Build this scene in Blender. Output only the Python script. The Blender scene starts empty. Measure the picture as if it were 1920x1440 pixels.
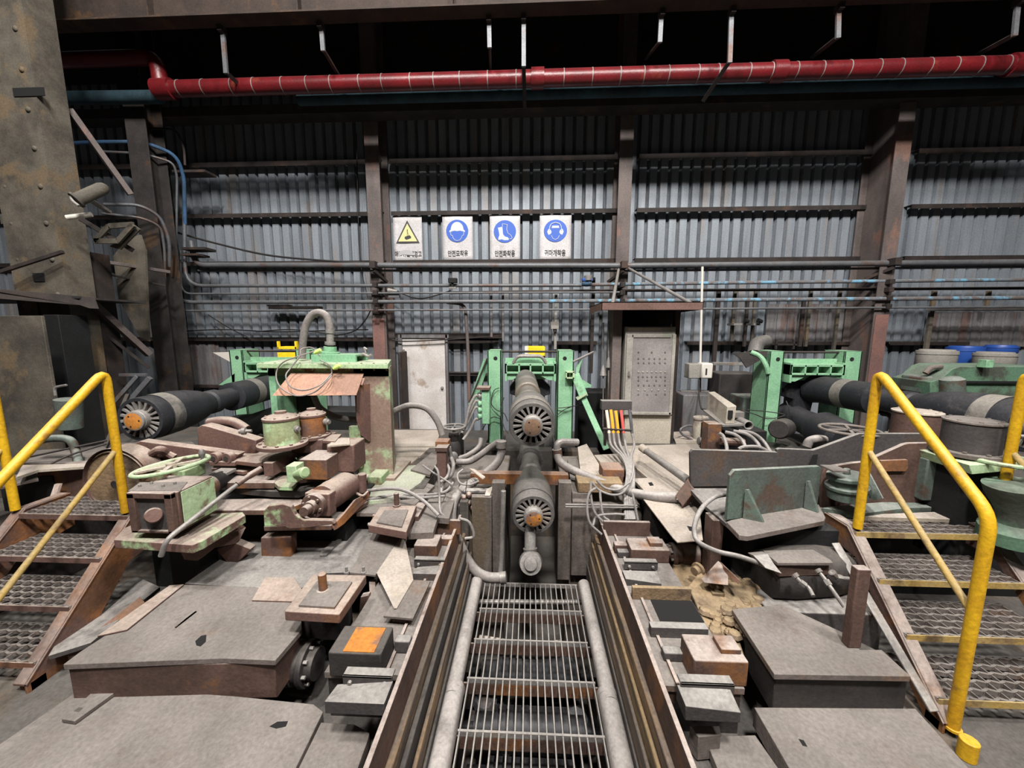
import bpy, math, random
from mathutils import Vector, Matrix
R = math.radians
sc = bpy.context.scene
col = sc.collection
rnd = random.Random(7)
# ---------------------------------------------------------------- camera
EYE = 3.0
FPX = 720.0
VPX, HOR = 992.0, 620.0
pitch = math.atan((720 - HOR) / FPX)
yaw = math.atan((VPX - 960) / FPX * math.cos(pitch))
cd = bpy.data.cameras.new('camera'); cam = bpy.data.objects.new('camera', cd); col.objects.link(cam)
cd.sensor_width = 36; cd.lens = 36 * FPX / 1920; cd.clip_start = .02; cd.clip_end = 200
cam.location = (0, 0, EYE)
cam.rotation_euler = (R(90) - pitch, 0, yaw)
sc.camera = cam
CR = cam.rotation_euler.to_matrix()
# ---------------------------------------------------------------- light and exposure
sc.view_settings.view_transform = 'Standard'; sc.view_settings.look = 'None'
sc.view_settings.gamma = 1; sc.view_settings.use_curve_mapping = False
sc.view_settings.exposure = 0.5
w = bpy.data.worlds.new('hall_air'); sc.world = w; w.use_nodes = True
w.node_tree.nodes['Background'].inputs[0].default_value = (.72, .78, .9, 1)
w.node_tree.nodes['Background'].inputs[1].default_value = .02
def lamp(name, loc, target, size, power, colr=(1, .97, .93)):
    l = bpy.data.lights.new(name, 'AREA'); l.shape = 'DISK'; l.size = size; l.energy = power; l.color = colr
    o = bpy.data.objects.new(name, l); col.objects.link(o); o.location = loc
    o.rotation_euler = (Vector(target) - Vector(loc)).to_track_quat('-Z', 'Y').to_euler()
for x, pw in ((-4.5, 140), (.3, 860), (5.5, 330)):
    lamp('high_bay_lamp', (x, -2, 10.36), (x * .7, 4.0, 1.5), .9, pw)
for x, pw in ((-2.6, 420), (3.2, 330)):
    lamp('high_bay_lamp', (x, 0, 10.25), (x * .8, 4.0, 1), .9, pw)

# ---------------------------------------------------------------- pixel rays
def ray(px, py):
    return CR @ Vector(((px - 960) / FPX, -(py - 720) / FPX, -1))
def W(px, py, d):                       # the point of the plane Y = d seen there
    r = ray(px, py); return Vector((0, 0, EYE)) + r * (d / r.y)
def Z(px, py, z):                       # the point of the level z seen there
    r = ray(px, py); return Vector((0, 0, EYE)) + r * ((z - EYE) / r.z)
def XP(px, py, x):                      # the point of the plane X = x seen there
    r = ray(px, py); return Vector((0, 0, EYE)) + r * (x / r.x)
# ---------------------------------------------------------------- materials
MATS = {}
def mat(name, a, b=None, rust=None, ra=0.0, dust=None, da=0.0, rough=.75, metal=0.0, scale=3.0, bump=.25, bscale=40, stretch=(1, 1, 1), spec=.3, rs=2.2):
    m = bpy.data.materials.new(name); m.use_nodes = True; MATS[name] = m
    nt = m.node_tree; N = nt.nodes; L = nt.links
    bs = N['Principled BSDF']; bs.inputs['Roughness'].default_value = rough; bs.inputs['Metallic'].default_value = metal
    bs.inputs['Specular IOR Level'].default_value = spec
    ge = N.new('ShaderNodeNewGeometry')
    mp = N.new('ShaderNodeMapping'); mp.inputs['Scale'].default_value = stretch; L.new(ge.outputs['Position'], mp.inputs['Vector'])
    def noise(s, det, off, st=True):
        n = N.new('ShaderNodeTexNoise'); n.inputs['Scale'].default_value = s; n.inputs['Detail'].default_value = det
        n.inputs['Roughness'].default_value = .62; n.noise_dimensions = '4D'; n.inputs['W'].default_value = off
        L.new((mp.outputs['Vector'] if st else ge.outputs['Position']), n.inputs['Vector']); return n.outputs['Fac']
    def ramp(f, lo, hi, out=1.0):
        r = N.new('ShaderNodeMapRange'); r.interpolation_type = 'SMOOTHSTEP'
        r.inputs['From Min'].default_value = lo; r.inputs['From Max'].default_value = hi; r.inputs['To Max'].default_value = out
        L.new(f, r.inputs['Value']); return r.outputs['Result']
    def mix(f, c1, c2):
        x = N.new('ShaderNodeMix'); x.data_type = 'RGBA'
        if isinstance(f, float): x.inputs[0].default_value = f
        else: L.new(f, x.inputs[0])
        for i, c in ((6, c1), (7, c2)):
            if isinstance(c, tuple): x.inputs[i].default_value = (*c, 1)
            else: L.new(c, x.inputs[i])
        return x.outputs[2]
    c = mix(ramp(noise(scale, 6, 1), .32, .68), a, b or tuple(v * .72 for v in a))
    if rust: c = mix(ramp(noise(rs, 7, 5), .62 - .3 * ra, .70 - .25 * ra, min(1, .6 + ra)), c, rust)
    if dust:
        sx = N.new('ShaderNodeSeparateXYZ'); L.new(ge.outputs['Normal'], sx.inputs[0])
        up = ramp(sx.outputs['Z'], .35, .85, da)
        mu = N.new('ShaderNodeMath'); mu.operation = 'MULTIPLY'
        L.new(up, mu.inputs[0]); L.new(ramp(noise(6, 6, 9, False), .22, .52), mu.inputs[1])
        dk = mix(ramp(noise(2.4, 6, 11, False), .35, .65), dust, tuple(v * .7 for v in dust))
        c = mix(mu.outputs[0], c, dk)
    fine = noise(55, 4, 3, False)
    hs = N.new('ShaderNodeMix'); hs.data_type = 'RGBA'; hs.blend_type = 'MULTIPLY'; hs.inputs[0].default_value = .55
    L.new(c, hs.inputs[6]); g = N.new('ShaderNodeMapRange'); g.inputs['From Min'].default_value = .3; g.inputs['From Max'].default_value = .7
    g.inputs['To Min'].default_value = .55; g.inputs['To Max'].default_value = 1.3
    L.new(fine, g.inputs['Value']); L.new(g.outputs['Result'], hs.inputs[7]); L.new(hs.outputs[2], bs.inputs['Base Color'])
    if bump:
        bp = N.new('ShaderNodeBump'); bp.inputs['Strength'].default_value = bump; bp.inputs['Distance'].default_value = .01
        L.new(noise(bscale, 5, 2, False), bp.inputs['Height']); L.new(bp.outputs[0], bs.inputs['Normal'])
    return m
def plain(name, c, rough=.6, metal=0.0, emit=0):
    m = bpy.data.materials.new(name); m.use_nodes = True; MATS[name] = m
    b = m.node_tree.nodes['Principled BSDF']; b.inputs['Base Color'].default_value = (*c, 1)
    b.inputs['Roughness'].default_value = rough; b.inputs['Metallic'].default_value = metal
    if emit: b.inputs['Emission Color'].default_value = (*c, 1); b.inputs['Emission Strength'].default_value = emit
    return m
DU = (.40, .34, .305); DG = (.30, .28, .26)
mat('rust', (.12, .070, .055), (.06, .036, .028), (.20, .085, .03), .3, DU, .9)                # brown machine steel
mat('rustpink', (.15, .085, .07), (.10, .058, .048), (.19, .09, .05), .25, (.40, .33, .28), .85)      # lever castings
mat('rustorange', (.30, .12, .04), (.12, .06, .035), (.13, .075, .06), .5, DU, .5)                   # strong orange rust
mat('plate', (.18, .15, .135), (.11, .09, .08), (.17, .10, .065), .2, (.205, .182, .165), .95, scale=4)
mat('pinkgreen', (.15, .085, .07), (.10, .058, .048), (.36, .52, .28), .42, (.40, .33, .28), .7, rs=3.4)  # floor plates
mat('platebeige', (.40, .35, .28), (.30, .25, .20), (.30, .2, .14), .2, (.45, .39, .34), .9)
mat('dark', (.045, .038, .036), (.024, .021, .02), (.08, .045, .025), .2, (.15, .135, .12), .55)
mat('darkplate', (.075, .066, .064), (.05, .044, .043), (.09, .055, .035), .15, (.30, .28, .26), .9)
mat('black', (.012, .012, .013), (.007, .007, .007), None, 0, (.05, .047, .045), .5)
mat('bandpale', (.22, .20, .175), (.12, .11, .10), (.09, .085, .08), .4, (.26, .24, .21), .6, rs=5)
mat('shaft', (.17, .16, .152), (.085, .08, .078), (.20, .17, .13), .18, (.25, .23, .21), .6, rough=.5, metal=.25, rs=1.5)
mat('shaftdark', (.035, .036, .042), (.02, .021, .025), (.10, .095, .09), .1, (.09, .085, .085), .5, rough=.55, metal=.2)
mat('steel', (.30, .28, .265), (.16, .148, .14), (.24, .15, .09), .15, (.40, .37, .34), .7, rough=.55, metal=.3)
mat('green', (.25, .46, .28), (.17, .35, .21), (.12, .17, .10), .12, (.38, .52, .36), .55, rough=.6)
mat('greenrust', (.27, .38, .20), (.20, .26, .14), (.15, .085, .05), .42, (.40, .42, .30), .8, rs=4)
mat('greenpale', (.42, .55, .33), (.30, .42, .24), (.16, .10, .07), .25, (.45, .46, .36), .75, rs=5)
mat('greenmoss', (.34, .40, .22), (.24, .24, .13), (.42, .58, .34), .4, (.45, .42, .33), .75, rs=5)
mat('greenmossplate', (.36, .36, .29), (.26, .26, .22), (.36, .42, .28), .4, (.38, .38, .31), .7, rs=3)
mat('hoodmix', (.26, .17, .14), (.20, .14, .105), (.34, .44, .26), .36, (.40, .36, .30), .7, rs=2.4)
mat('capbrown', (.24, .135, .075), (.13, .085, .06), (.45, .22, .05), .12, None, 0, rs=9)
mat('greendirty', (.10, .14, .115), (.075, .08, .072), (.09, .06, .045), .35, (.27, .29, .26), .85, rs=4)
mat('greenfar', (.10, .19, .12), (.07, .13, .085), (.06, .06, .05), .3, (.2, .24, .19), .6)
mat('yellow', (.68, .40, .011), (.50, .26, .011), (.20, .10, .03), .13, (.62, .42, .12), .4, rough=.5, rs=5, spec=.4)
mat('yellowdull', (.42, .27, .06), (.34, .25, .12), (.2, .13, .07), .3, (.45, .36, .2), .6, rs=6)
mat('yellowflat', (.85, .60, .015), (.7, .48, .01), None, 0, None, 0)
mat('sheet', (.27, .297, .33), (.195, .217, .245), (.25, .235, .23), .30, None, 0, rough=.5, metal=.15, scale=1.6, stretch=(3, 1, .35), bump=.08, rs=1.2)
mat('grooveshade', (.13, .142, .16), (.08, .088, .10), None, 0, None, 0, rough=.7, bump=0)  # darker tone paints in the shade of the wall grooves
mat('sheetdirty', (.20, .19, .19), (.12, .115, .12), (.15, .10, .09), .35, None, 0, rough=.6, scale=3, stretch=(3, 1, .4), bump=.1)
mat('column', (.14, .112, .104), (.09, .074, .07), (.20, .11, .085), .25, (.2, .18, .16), .5, stretch=(1, 1, .5))
mat('columnred', (.24, .12, .10), (.17, .095, .085), None, 0, None, 0)
mat('columnpale', (.125, .108, .085), (.05, .044, .036), (.14, .10, .06), .3, (.2, .18, .15), .5, scale=2.5)
mat('girt', (.04, .03, .027), (.02, .016, .015), (.07, .042, .032), .2, (.14, .125, .11), .5)
mat('girderbrown', (.05, .034, .026), (.028, .02, .017), (.085, .045, .022), .25, (.16, .14, .12), .4)
mat('conduit', (.16, .165, .175), (.11, .11, .12), (.14, .09, .075), .3, (.24, .235, .23), .7, rough=.5, metal=.3)
mat('conduitblue', (.16, .18, .20), (.14, .10, .085), (.17, .36, .50), .42, (.24, .24, .24), .4, rs=6)
mat('hose', (.23, .205, .19), (.14, .125, .118), None, 0, (.42, .385, .36), .8, rough=.7, rs=3)
mat('cable', (.24, .22, .21), (.15, .14, .13), None, 0, (.4, .37, .35), .7)
mat('cableblack', (.03, .028, .028), None, None, 0, (.12, .11, .1), .4)
mat('redpaint', (.14, .008, .011), (.09, .007, .009), (.18, .035, .02), .1, (.13, .03, .035), .4, rough=.35, spec=.5)
mat('teal', (.025, .06, .075), (.015, .03, .04), None, 0, None, 0)
mat('bluepipe', (.05, .12, .24), (.03, .06, .1), None, 0, None, 0)
mat('doorwhite', (.66, .62, .60), (.52, .47, .44), (.34, .25, .19), .22, (.5, .45, .4), .5, rough=.5, rs=2.6)
mat('signwhite', (.56, .54, .55), (.46, .44, .44), (.34, .31, .30), .15, None, 0, rough=.5, bump=.1, bscale=6)
mat('cabinet', (.33, .31, .28), (.24, .22, .195), (.19, .20, .15), .2, (.4, .37, .33), .6)
mat('cabinetbeige', (.42, .38, .31), (.34, .30, .25), (.23, .18, .16), .25, (.42, .38, .32), .6)
mat('cabglass', (.26, .235, .225), (.19, .172, .17), (.15, .14, .14), .15, None, 0, rough=.35, bump=.03)
mat('copper', (.46, .24, .155), (.35, .18, .13), (.20, .10, .07), .3, (.45, .30, .23), .55, scale=4)
mat('timber', (.135, .10, .078), (.07, .055, .046), (.22, .14, .075), .42, (.17, .14, .115), .5, scale=5, stretch=(4, .5, 4), rs=5)
mat('clay', (.24, .16, .09), (.10, .07, .048), (.10, .07, .05), .3, (.36, .27, .16), .6, bump=1.0, bscale=18)
mat('pierface', (.15, .125, .11), (.075, .062, .055), (.10, .075, .05), .3, (.25, .22, .2), .7, stretch=(1.5, 1.5, .3), scale=5, bump=.6, bscale=14)
mat('timberyellow', (.26, .18, .09), (.12, .085, .05), (.08, .06, .045), .4, (.28, .2, .12), .5, scale=5, stretch=(4, .5, 4), rs=6)
mat('concrete', (.085, .074, .066), (.045, .04, .036), (.11, .075, .045), .3, (.13, .12, .11), .6, bump=.6, bscale=14)
mat('brickwall', (.10, .095, .09), (.05, .047, .045), None, 0, None, 0)
mat('wetrock', (.09, .095, .10), (.03, .03, .034), (.14, .09, .06), .3, (.17, .17, .18), .6, rough=.4, bump=1.0, bscale=10)
mat('brass', (.55, .42, .15), None, None, 0, None, 0, metal=.6, rough=.4)
mat('orangepaint', (.50, .20, .03), (.30, .11, .035), (.16, .1, .08), .3, None, 0, rs=6)
plain('signblue', (.03, .10, .45)); plain('signyellow', (.58, .55, .26)); plain('ink', (.035, .03, .03)); plain('signpale', (.54, .55, .60))
plain('plasticwhite', (.62, .58, .52)); plain('pitblack', (.004, .004, .004), .9); plain('hosered', (.55, .10, .09)); plain('hosewhite', (.7, .62, .5))
plain('hoseamber', (.80, .38, .03)); plain('drumblue', (.02, .07, .30), .4); plain('limewire', (.55, .85, .2)); plain('lampglow', (.9, .95, 1), .5, 0, 2.5)
plain('smear', (.38, .37, .38), .4)
# ---------------------------------------------------------------- mesh building
def crom(P, seg):
    if len(P) < 3: return P
    out = []
    Q = [P[0] * 2 - P[1]] + P + [P[-1] * 2 - P[-2]]
    for i in range(1, len(Q) - 2):
        a, b, c, d = Q[i - 1], Q[i], Q[i + 1], Q[i + 2]
        for k in range(seg):
            t = k / seg
            out.append(.5 * ((2 * b) + (c - a) * t + (2 * a - 5 * b + 4 * c - d) * t * t + (3 * b - a - 3 * c + d) * t ** 3))
    out.append(P[-1].copy()); return out
class MB:
    def __init__(s): s.v = []; s.f = []
    def add(s, vs, fs):
        o = len(s.v); s.v += [Vector(p) for p in vs]; s.f += [[i + o for i in f] for f in fs]; return s
    def box(s, x0, x1, y0, y1, z0, z1):
        if x0 > x1: x0, x1 = x1, x0
        if y0 > y1: y0, y1 = y1, y0
        if z0 > z1: z0, z1 = z1, z0
        return s.add([(x, y, z) for x in (x0, x1) for y in (y0, y1) for z in (z0, z1)],
                     [(0, 1, 3, 2), (4, 6, 7, 5), (0, 4, 5, 1), (2, 3, 7, 6), (0, 2, 6, 4), (1, 5, 7, 3)])
    def ob(s, c, size, M):                                   # oriented box
        hx, hy, hz = [q / 2 for q in size]; c = Vector(c)
        return s.add([c + M @ Vector((x, y, z)) for x in (-hx, hx) for y in (-hy, hy) for z in (-hz, hz)],
                     [(0, 1, 3, 2), (4, 6, 7, 5), (0, 4, 5, 1), (2, 3, 7, 6), (0, 2, 6, 4), (1, 5, 7, 3)])
    def beam(s, p0, p1, w, h, up=(0, 0, 1)):                  # box along p0-p1, w across, h along up
        p0 = Vector(p0); p1 = Vector(p1); d = (p1 - p0); l = d.length; d.normalize(); u = Vector(up)
        a = d.cross(u)
        if a.length < 1e-4: a = d.cross(Vector((1, 0, 0)))
        a.normalize(); u = a.cross(d)
        M = Matrix((a, d, u)).transposed()
        return s.ob((p0 + p1) / 2, (w, l, h), M)
    def poly(s, P, n):                                       # polygon extruded by vector n
        P = [Vector(p) for p in P]; n = Vector(n); k = len(P)
        nr = Vector((0, 0, 0))
        for i in range(k): nr += (P[i] - P[0]).cross(P[(i + 1) % k] - P[0])
        if nr.dot(n) > 0: P.reverse()
        return s.add(P + [p + n for p in P], [list(range(k)), list(range(2 * k - 1, k - 1, -1))] + [[i, i + k, (i + 1) % k + k, (i + 1) % k] for i in range(k)])
    def cyl(s, p0, p1, r, r1=None, n=20, cap=True):
        return s.lathe(p0, p1, [(0, r), (1, r if r1 is None else r1)], n, cap, rel=True)
    def lathe(s, p0, p1, prof, n=24, cap=True, rel=False):
        p0 = Vector(p0); p1 = Vector(p1); d = p1 - p0; l = d.length; d.normalize()
        u = d.orthogonal().normalized(); v = d.cross(u)
        vs = []; fs = []
        for (t, r) in prof:
            c = p0 + d * (t * l if rel else t)
            for k in range(n):
                a = 2 * math.pi * k / n; vs.append(c + (u * math.cos(a) + v * math.sin(a)) * max(r, 1e-5))
        m = len(prof)
        for i in range(m - 1):
            for k in range(n):
                k2 = (k + 1) % n; fs.append([i * n + k, i * n + k2, (i + 1) * n + k2, (i + 1) * n + k])
        if cap: fs += [list(range(n - 1, -1, -1)), list(range((m - 1) * n, m * n))]
        return s.add(vs, fs)
    def tube(s, P, r, n=10, seg=6, r1=None):
        P = crom([Vector(p) for p in P], seg); m = len(P); vs = []; fs = []
        t = (P[1] - P[0]).normalized(); u = t.orthogonal().normalized()
        for i in range(m):
            t = (P[min(i + 1, m - 1)] - P[max(i - 1, 0)]).normalized()
            u = (u - t * u.dot(t)).normalized(); v = t.cross(u)
            rr = r if r1 is None else r + (r1 - r) * i / (m - 1)
            for k in range(n):
                a = 2 * math.pi * k / n; vs.append(P[i] + (u * math.cos(a) + v * math.sin(a)) * rr)
        for i in range(m - 1):
            for k in range(n):
                k2 = (k + 1) % n; fs.append([i * n + k, i * n + k2, (i + 1) * n + k2, (i + 1) * n + k])
        fs += [list(range(n - 1, -1, -1)), list(range((m - 1) * n, m * n))]
        return s.add(vs, fs)
    def bends(s, P, r, rad=.1, n=10):                          # straight runs with round bends
        P = [Vector(p) for p in P]; Q = [P[0]]
        for i in range(1, len(P) - 1):
            a = (P[i - 1] - P[i]); b = (P[i + 1] - P[i]); k = min(rad, a.length * .45, b.length * .45)
            a = P[i] + a.normalized() * k; b = P[i] + b.normalized() * k
            for j in range(6):
                t = j / 5; Q.append(a * (1 - t) ** 2 + P[i] * 2 * t * (1 - t) + b * t * t)
        Q.append(P[-1]); return s.tube(Q, r, n, 1)
    def sph(s, c, r, sz=(1, 1, 1), n=14):
        c = Vector(c); vs = []; fs = []
        for i in range(n // 2 + 1):
            th = math.pi * i / (n // 2)
            for k in range(n):
                a = 2 * math.pi * k / n
                rr = max(math.sin(th), 1e-4)
                vs.append(c + Vector((rr * math.cos(a) * sz[0], rr * math.sin(a) * sz[1], math.cos(th) * sz[2])) * r)
        for i in range(n // 2):
            for k in range(n):
                k2 = (k + 1) % n; fs.append([i * n + k, (i + 1) * n + k, (i + 1) * n + k2, i * n + k2])
        return s.add(vs, fs)
    # ---- pixel-located shapes, each at its own distance or level
    def pb(s, x0, y0, x1, y1, d, th):                          # upright block, front face at depth d
        ym = (y0 + y1) / 2; xm = (x0 + x1) / 2; return s.box(W(x0, ym, d).x, W(x1, ym, d).x, d, d + th, W(xm, y1, d).z, W(xm, y0, d).z)
    def zb(s, x0, x1, py, zt, zb_, dep):                       # block on the ground: front top edge row py at level zt
        a = Z(x0, py, zt); b = Z(x1, py, zt); y = (a.y + b.y) / 2; return s.box(a.x, b.x, y, y + dep, zb_, zt)
    def pp(s, P, z, th):                                       # level plate
        return s.poly([Z(x, y, z) for x, y in P], (0, 0, -th))
    def pv(s, P, d, th):                                       # upright plate
        return s.poly([W(x, y, d) for x, y in P], (0, th, 0))
    def pq(s, P, n):
        return s.poly([W(*p) for p in P], n)
    def pt(s, P, r, n=10, seg=6, r1=None): return s.tube([W(*p) for p in P], r, n, seg, r1)
    def pl(s, P, r, rad=.1, n=10): return s.bends([W(*p) for p in P], r, rad, n)
    def build(s, name, m, parent=None, bev=0.0, smooth=35, label=None):
        me = bpy.data.meshes.new(name)
        lo = Vector([min(p[i] for p in s.v) for i in range(3)]); hi = Vector([max(p[i] for p in s.v) for i in range(3)])
        org = Vector(((lo.x + hi.x) / 2, (lo.y + hi.y) / 2, lo.z))
        me.from_pydata([p - org for p in s.v], [], s.f); me.materials.append(MATS[m])
        me.update()
        if smooth: me.shade_smooth(); me.set_sharp_from_angle(angle=R(smooth))
        o = bpy.data.objects.new(name, me); col.objects.link(o); o.location = org
        if parent is not None:
            q = parent; wl = Vector((0, 0, 0))
            while q is not None: wl += q.location; q = q.parent
            o.parent = parent; o.location = org - wl
        if bev:
            b = o.modifiers.new('bevel', 'BEVEL'); b.width = bev; b.segments = 2; b.limit_method = 'ANGLE'; b.angle_limit = R(40)
        if label: o['label'] = label
        return o
def tag(o, label, cat, group=None, kind=None):
    if label: o['label'] = label
    if cat: o['category'] = cat
    if group: o['group'] = group
    if kind: o['kind'] = kind
    return o
def T(name, label, cat, loc=(0, 0, 0), group=None):
    o = bpy.data.objects.new(name, None); col.objects.link(o); o.location = loc; o.empty_display_size = .1
    return tag(o, label, cat, group)
def S(name, mb, m, bev=0.0, smooth=35): return tag(mb.build(name, m, None, bev, smooth), None, None, None, 'structure')
def one(name, mb, m, label, cat, bev=.004, group=None, smooth=35): return tag(mb.build(name, m, None, bev, smooth), label, cat, group)
def copy_tree(o, dloc=None, parent=None):
    c = o.copy(); col.objects.link(c)
    if parent is not None: c.parent = parent
    if dloc is not None: c.location = o.location + Vector(dloc)
    for ch in [q for q in o.children]: copy_tree(ch, None, c)
    return c
# ================================================================ the hall
WY = 7.62
m = MB(); pit = .195
P = []
x = -13.0
while x < 13.5:                       # trapezoid ribs: wide pan, narrow groove towards the outside
    P += [(x, WY), (x + .122, WY), (x + .136, WY + .06), (x + .178, WY + .06), (x + .192, WY)]
    x += pit
vs = [(a, b, z) for z in (.6, 11) for a, b in P]; k = len(P)
m.add(vs, [(i, i + 1, i + 1 + k, i + k) for i in range(k - 1)])
o = S('wall_back', m, 'sheet', smooth=0); o.data.materials.append(MATS['grooveshade'])
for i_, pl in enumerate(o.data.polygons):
    if i_ % 5 == 2: pl.material_index = 1  # groove floors take the painted shade
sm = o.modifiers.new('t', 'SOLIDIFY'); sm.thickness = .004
S('floor', MB().box(-14, 14, -3, 9, -.2, 0), 'concrete'); S('wall_left', MB().box(-13.1, -13, -6, 9, 0, 14.4), 'dark'); S('wall_right', MB().box(13, 13.1, -6, 9, 0, 14.4), 'dark')
S('ceiling', MB().box(-14, 14, -6, 9, 14.4, 14.6), 'dark')
S('floor', MB().box(-14, 14, 5.45, 9, 0, .98), 'concrete')                       # hall floor along the wall
# machine foundations either side of the centre pit
S('floor', MB().box(-9, -.95, 3.25, 5.45, 0, 1.56), 'concrete'); S('floor', MB().box(1.0, 9, 3.25, 5.45, 0, 1.56), 'concrete')
S('floor', MB().box(-9, -1.02, .2, 3.25, 0, .95), 'concrete'); S('floor', MB().box(1.05, 9, .2, 3.25, 0, .95), 'concrete')
# pit walls beyond the grating
one('pit_wall_block', MB().box(-.95, -.22, 3.2, 4.6, 0, 1.47), 'pierface', 'stained concrete pier left of the lower spindle coupling', 'pier', .02)
one('pit_wall_block', MB().box(.34, 1.0, 3.2, 4.6, 0, 1.47), 'pierface', 'stained concrete pier right of the lower spindle coupling', 'pier', .02)
# columns
def hcol(x0, x1, d, dep, z0, z1, m_, label):
    b = MB(); t = .018
    b.box(x0, x1, d, d + t, z0, z1); b.box(x0, x1, d + dep, d + dep + t, z0, z1); xm = (x0 + x1) / 2
    b.box(xm - .01, xm + .01, d + t, d + dep, z0, z1)
    return one('steel_column', b, m_, label, 'column', .003)
def cx(px, d): return W(px, 560, d).x
hcol(cx(697, 7.1), cx(722, 7.1), 7.1, .42, 0.98, 10.5, 'column', 'brown steel column left of the four safety signs')
hcol(cx(1152, 7.1), cx(1176, 7.1), 7.1, .42, 0.98, 10.5, 'column', 'steel column behind the control cabinet, right of the safety signs')
hcol(cx(1643, 6.9), cx(1671, 6.9), 6.9, .6, 0.98, 10.5, 'column', 'wide steel column at the right end of the wall, behind the right spindle')
hcol(cx(276, 6.3), cx(312, 6.3), 6.3, .3, 0.98, 10.5, 'dark', 'dark steel column beside the pipe bends at the left')
for (a, b_, y0, y1, d, n, l) in ((1632, 1656, 590, 760, 6.88, 'columnred', 'pale red painted plate on the foot of the right hand column'), (700, 722, 597, 690, 7.08, 'columnred', 'dull red painted plate on the column left of the white door')):
    one('painted_plate', MB().pb(a, y0, b_, y1, d, .016), n, l, 'plate', .001)
# wall girts
k = 0
def girt(x0, x1, py, hpx, d=7.46, m_='girt'):
    global k; k += 1
    z = W(990, py, d).z; h = hpx * d / 720
    b = MB(); b.box(x0, x1, d, WY - .002, z, z + .012); b.box(x0, x1, d, d + .012, z - h, z); S('trim_%d' % k, b, m_)
for py, h in ((294, 7), (394, 6), (487, 6)):
    girt(-13, -2.75, py, h); girt(-2.6, 1.62, py, h); girt(1.95, 6.2, py, h); girt(6.75, 13, py, h)
girt(-9, -3.0, 634, 6); girt(-2.6, -.5, 626, 8, 7.4); girt(-1.6, -.6, 638, 6); girt(.45, 1.3, 641, 5); girt(3, 6.2, 641, 5); girt(6.7, 8.1, 641, 5)
girt(-2.55, -.9, 700, 3); girt(-1.65, -.6, 702, 3); girt(-7.4, -3.3, 727, 4)
# stained lower sheets bolted over the wall
for (x0, x1, y0, y1, l) in ((306, 400, 640, 727, 'dirty brown sheet panel low on the wall at left'), (1440, 1506, 570, 640, 'purplish stained sheet over the wall, left of the two'), (1516, 1606, 570, 642, 'purplish stained sheet over the wall, nearest the right column'), (1745, 1925, 585, 650, 'long dark stained sheet at the far right of the wall')):
    a = W(x0, y0, 7.56); b_ = W(x1, y1, 7.56); mm = MB(); x = a.x
    while x < b_.x:
        mm.box(x, x + .13, 7.55, 7.575, b_.z, a.z); mm.box(x + .13, x + .19, 7.57, 7.59, b_.z, a.z); x += .19
    one('stained_sheet', mm, 'sheetdirty', l, 'wall panel', 0)
# white door
d = 7.40
dr = tag(bpy.data.objects.new('door_1', None), None, None, None, 'structure'); col.objects.link(dr); dr.location = (W(796, 640, d).x, d, .98)
MB().pb(758, 634, 836, 840, d, .05).build('door_leaf', 'doorwhite', dr, .004)
f = MB().pb(750, 627, 841, 634, d - .03, .12).pb(750, 627, 757, 845, d - .03, .12).pb(837, 627, 841, 845, d - .03, .12)
f.build('door_frame', 'sheetdirty', dr, .003)
MB().lathe(W(829, 727, d), W(829, 727, d - .07), [(0, .03), (.01, .03), (.015, .012), (.04, .012), (.045, .028), (.07, .02)], 14).build('door_knob', 'steel', dr, label='steel door knob')
MB().box(W(757, 640, d).x - .01, W(757, 640, d).x + .012, d - .05, d, W(757, 655, d).z - .06, W(757, 655, d).z).build('hinge', 'steel', dr)
MB().box(W(757, 640, d).x - .01, W(757, 640, d).x + .012, d - .05, d, W(757, 700, d).z - .06, W(757, 700, d).z).build('hinge', 'steel', dr)
# ================================================================ safety signs
SD = 7.50
def sign(px0, py0, px1, py1, txt, label, curl):
    a = W(px0, py0, SD); b = W(px1, py1, SD)
    r = T('safety_sign', label, 'sign', ((a.x + b.x) / 2, SD, b.z), 'safety signs in a row on the wall')
    wd = b.x - a.x; h = a.z - b.z
    bm = MB(); n = 9
    for i in range(n + 1):                                    # slightly wavy sheet, lower edge curled
        for j in range(n + 1):
            u = i / n; v = j / n; lift = 0
            if v < .14: lift = .035 * (1 - v / .14) * max(0, 1 - abs(u - curl) * 2.2)
            bm.v.append(Vector((a.x + wd * u, SD - lift - .003 * math.sin(u * 7 + v * 5), b.z + h * v + lift * .5)))
    bm.f = [[i * (n + 1) + j, (i + 1) * (n + 1) + j, (i + 1) * (n + 1) + j + 1, i * (n + 1) + j + 1] for i in range(n) for j in range(n)]
    o = bm.build('board', 'signwhite', r); q = o.modifiers.new('t', 'SOLIDIFY'); q.thickness = .004
    def U(u, v, l=.008): return Vector((a.x + wd * u, SD - l, a.z - h * v))
    if txt:
        cu = bpy.data.curves.new('t', 'FONT'); cu.body = txt; cu.size = wd * .168; cu.align_x = 'CENTER'; cu.extrude = .001; cu.offset = .002
        to = bpy.data.objects.new('t', cu); col.objects.link(to); bpy.context.view_layer.update()
        me = bpy.data.meshes.new_from_object(to.evaluated_get(bpy.context.evaluated_depsgraph_get())); bpy.data.objects.remove(to)
        c = U(.5, .89); me.transform(Matrix.Translation(c - r.location) @ Matrix.Rotation(R(90), 4, 'X') @ Matrix.Diagonal((.88, 1.25, 1, 1)))
        me.materials.clear(); me.materials.append(MATS['ink']); to = bpy.data.objects.new('lettering', me); col.objects.link(to); to.parent = r
    return r, U, wd
def fl(U, pts, l=.009, th=.002): return MB().poly([U(u, v, l) for u, v in pts], (0, th, 0))
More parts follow.
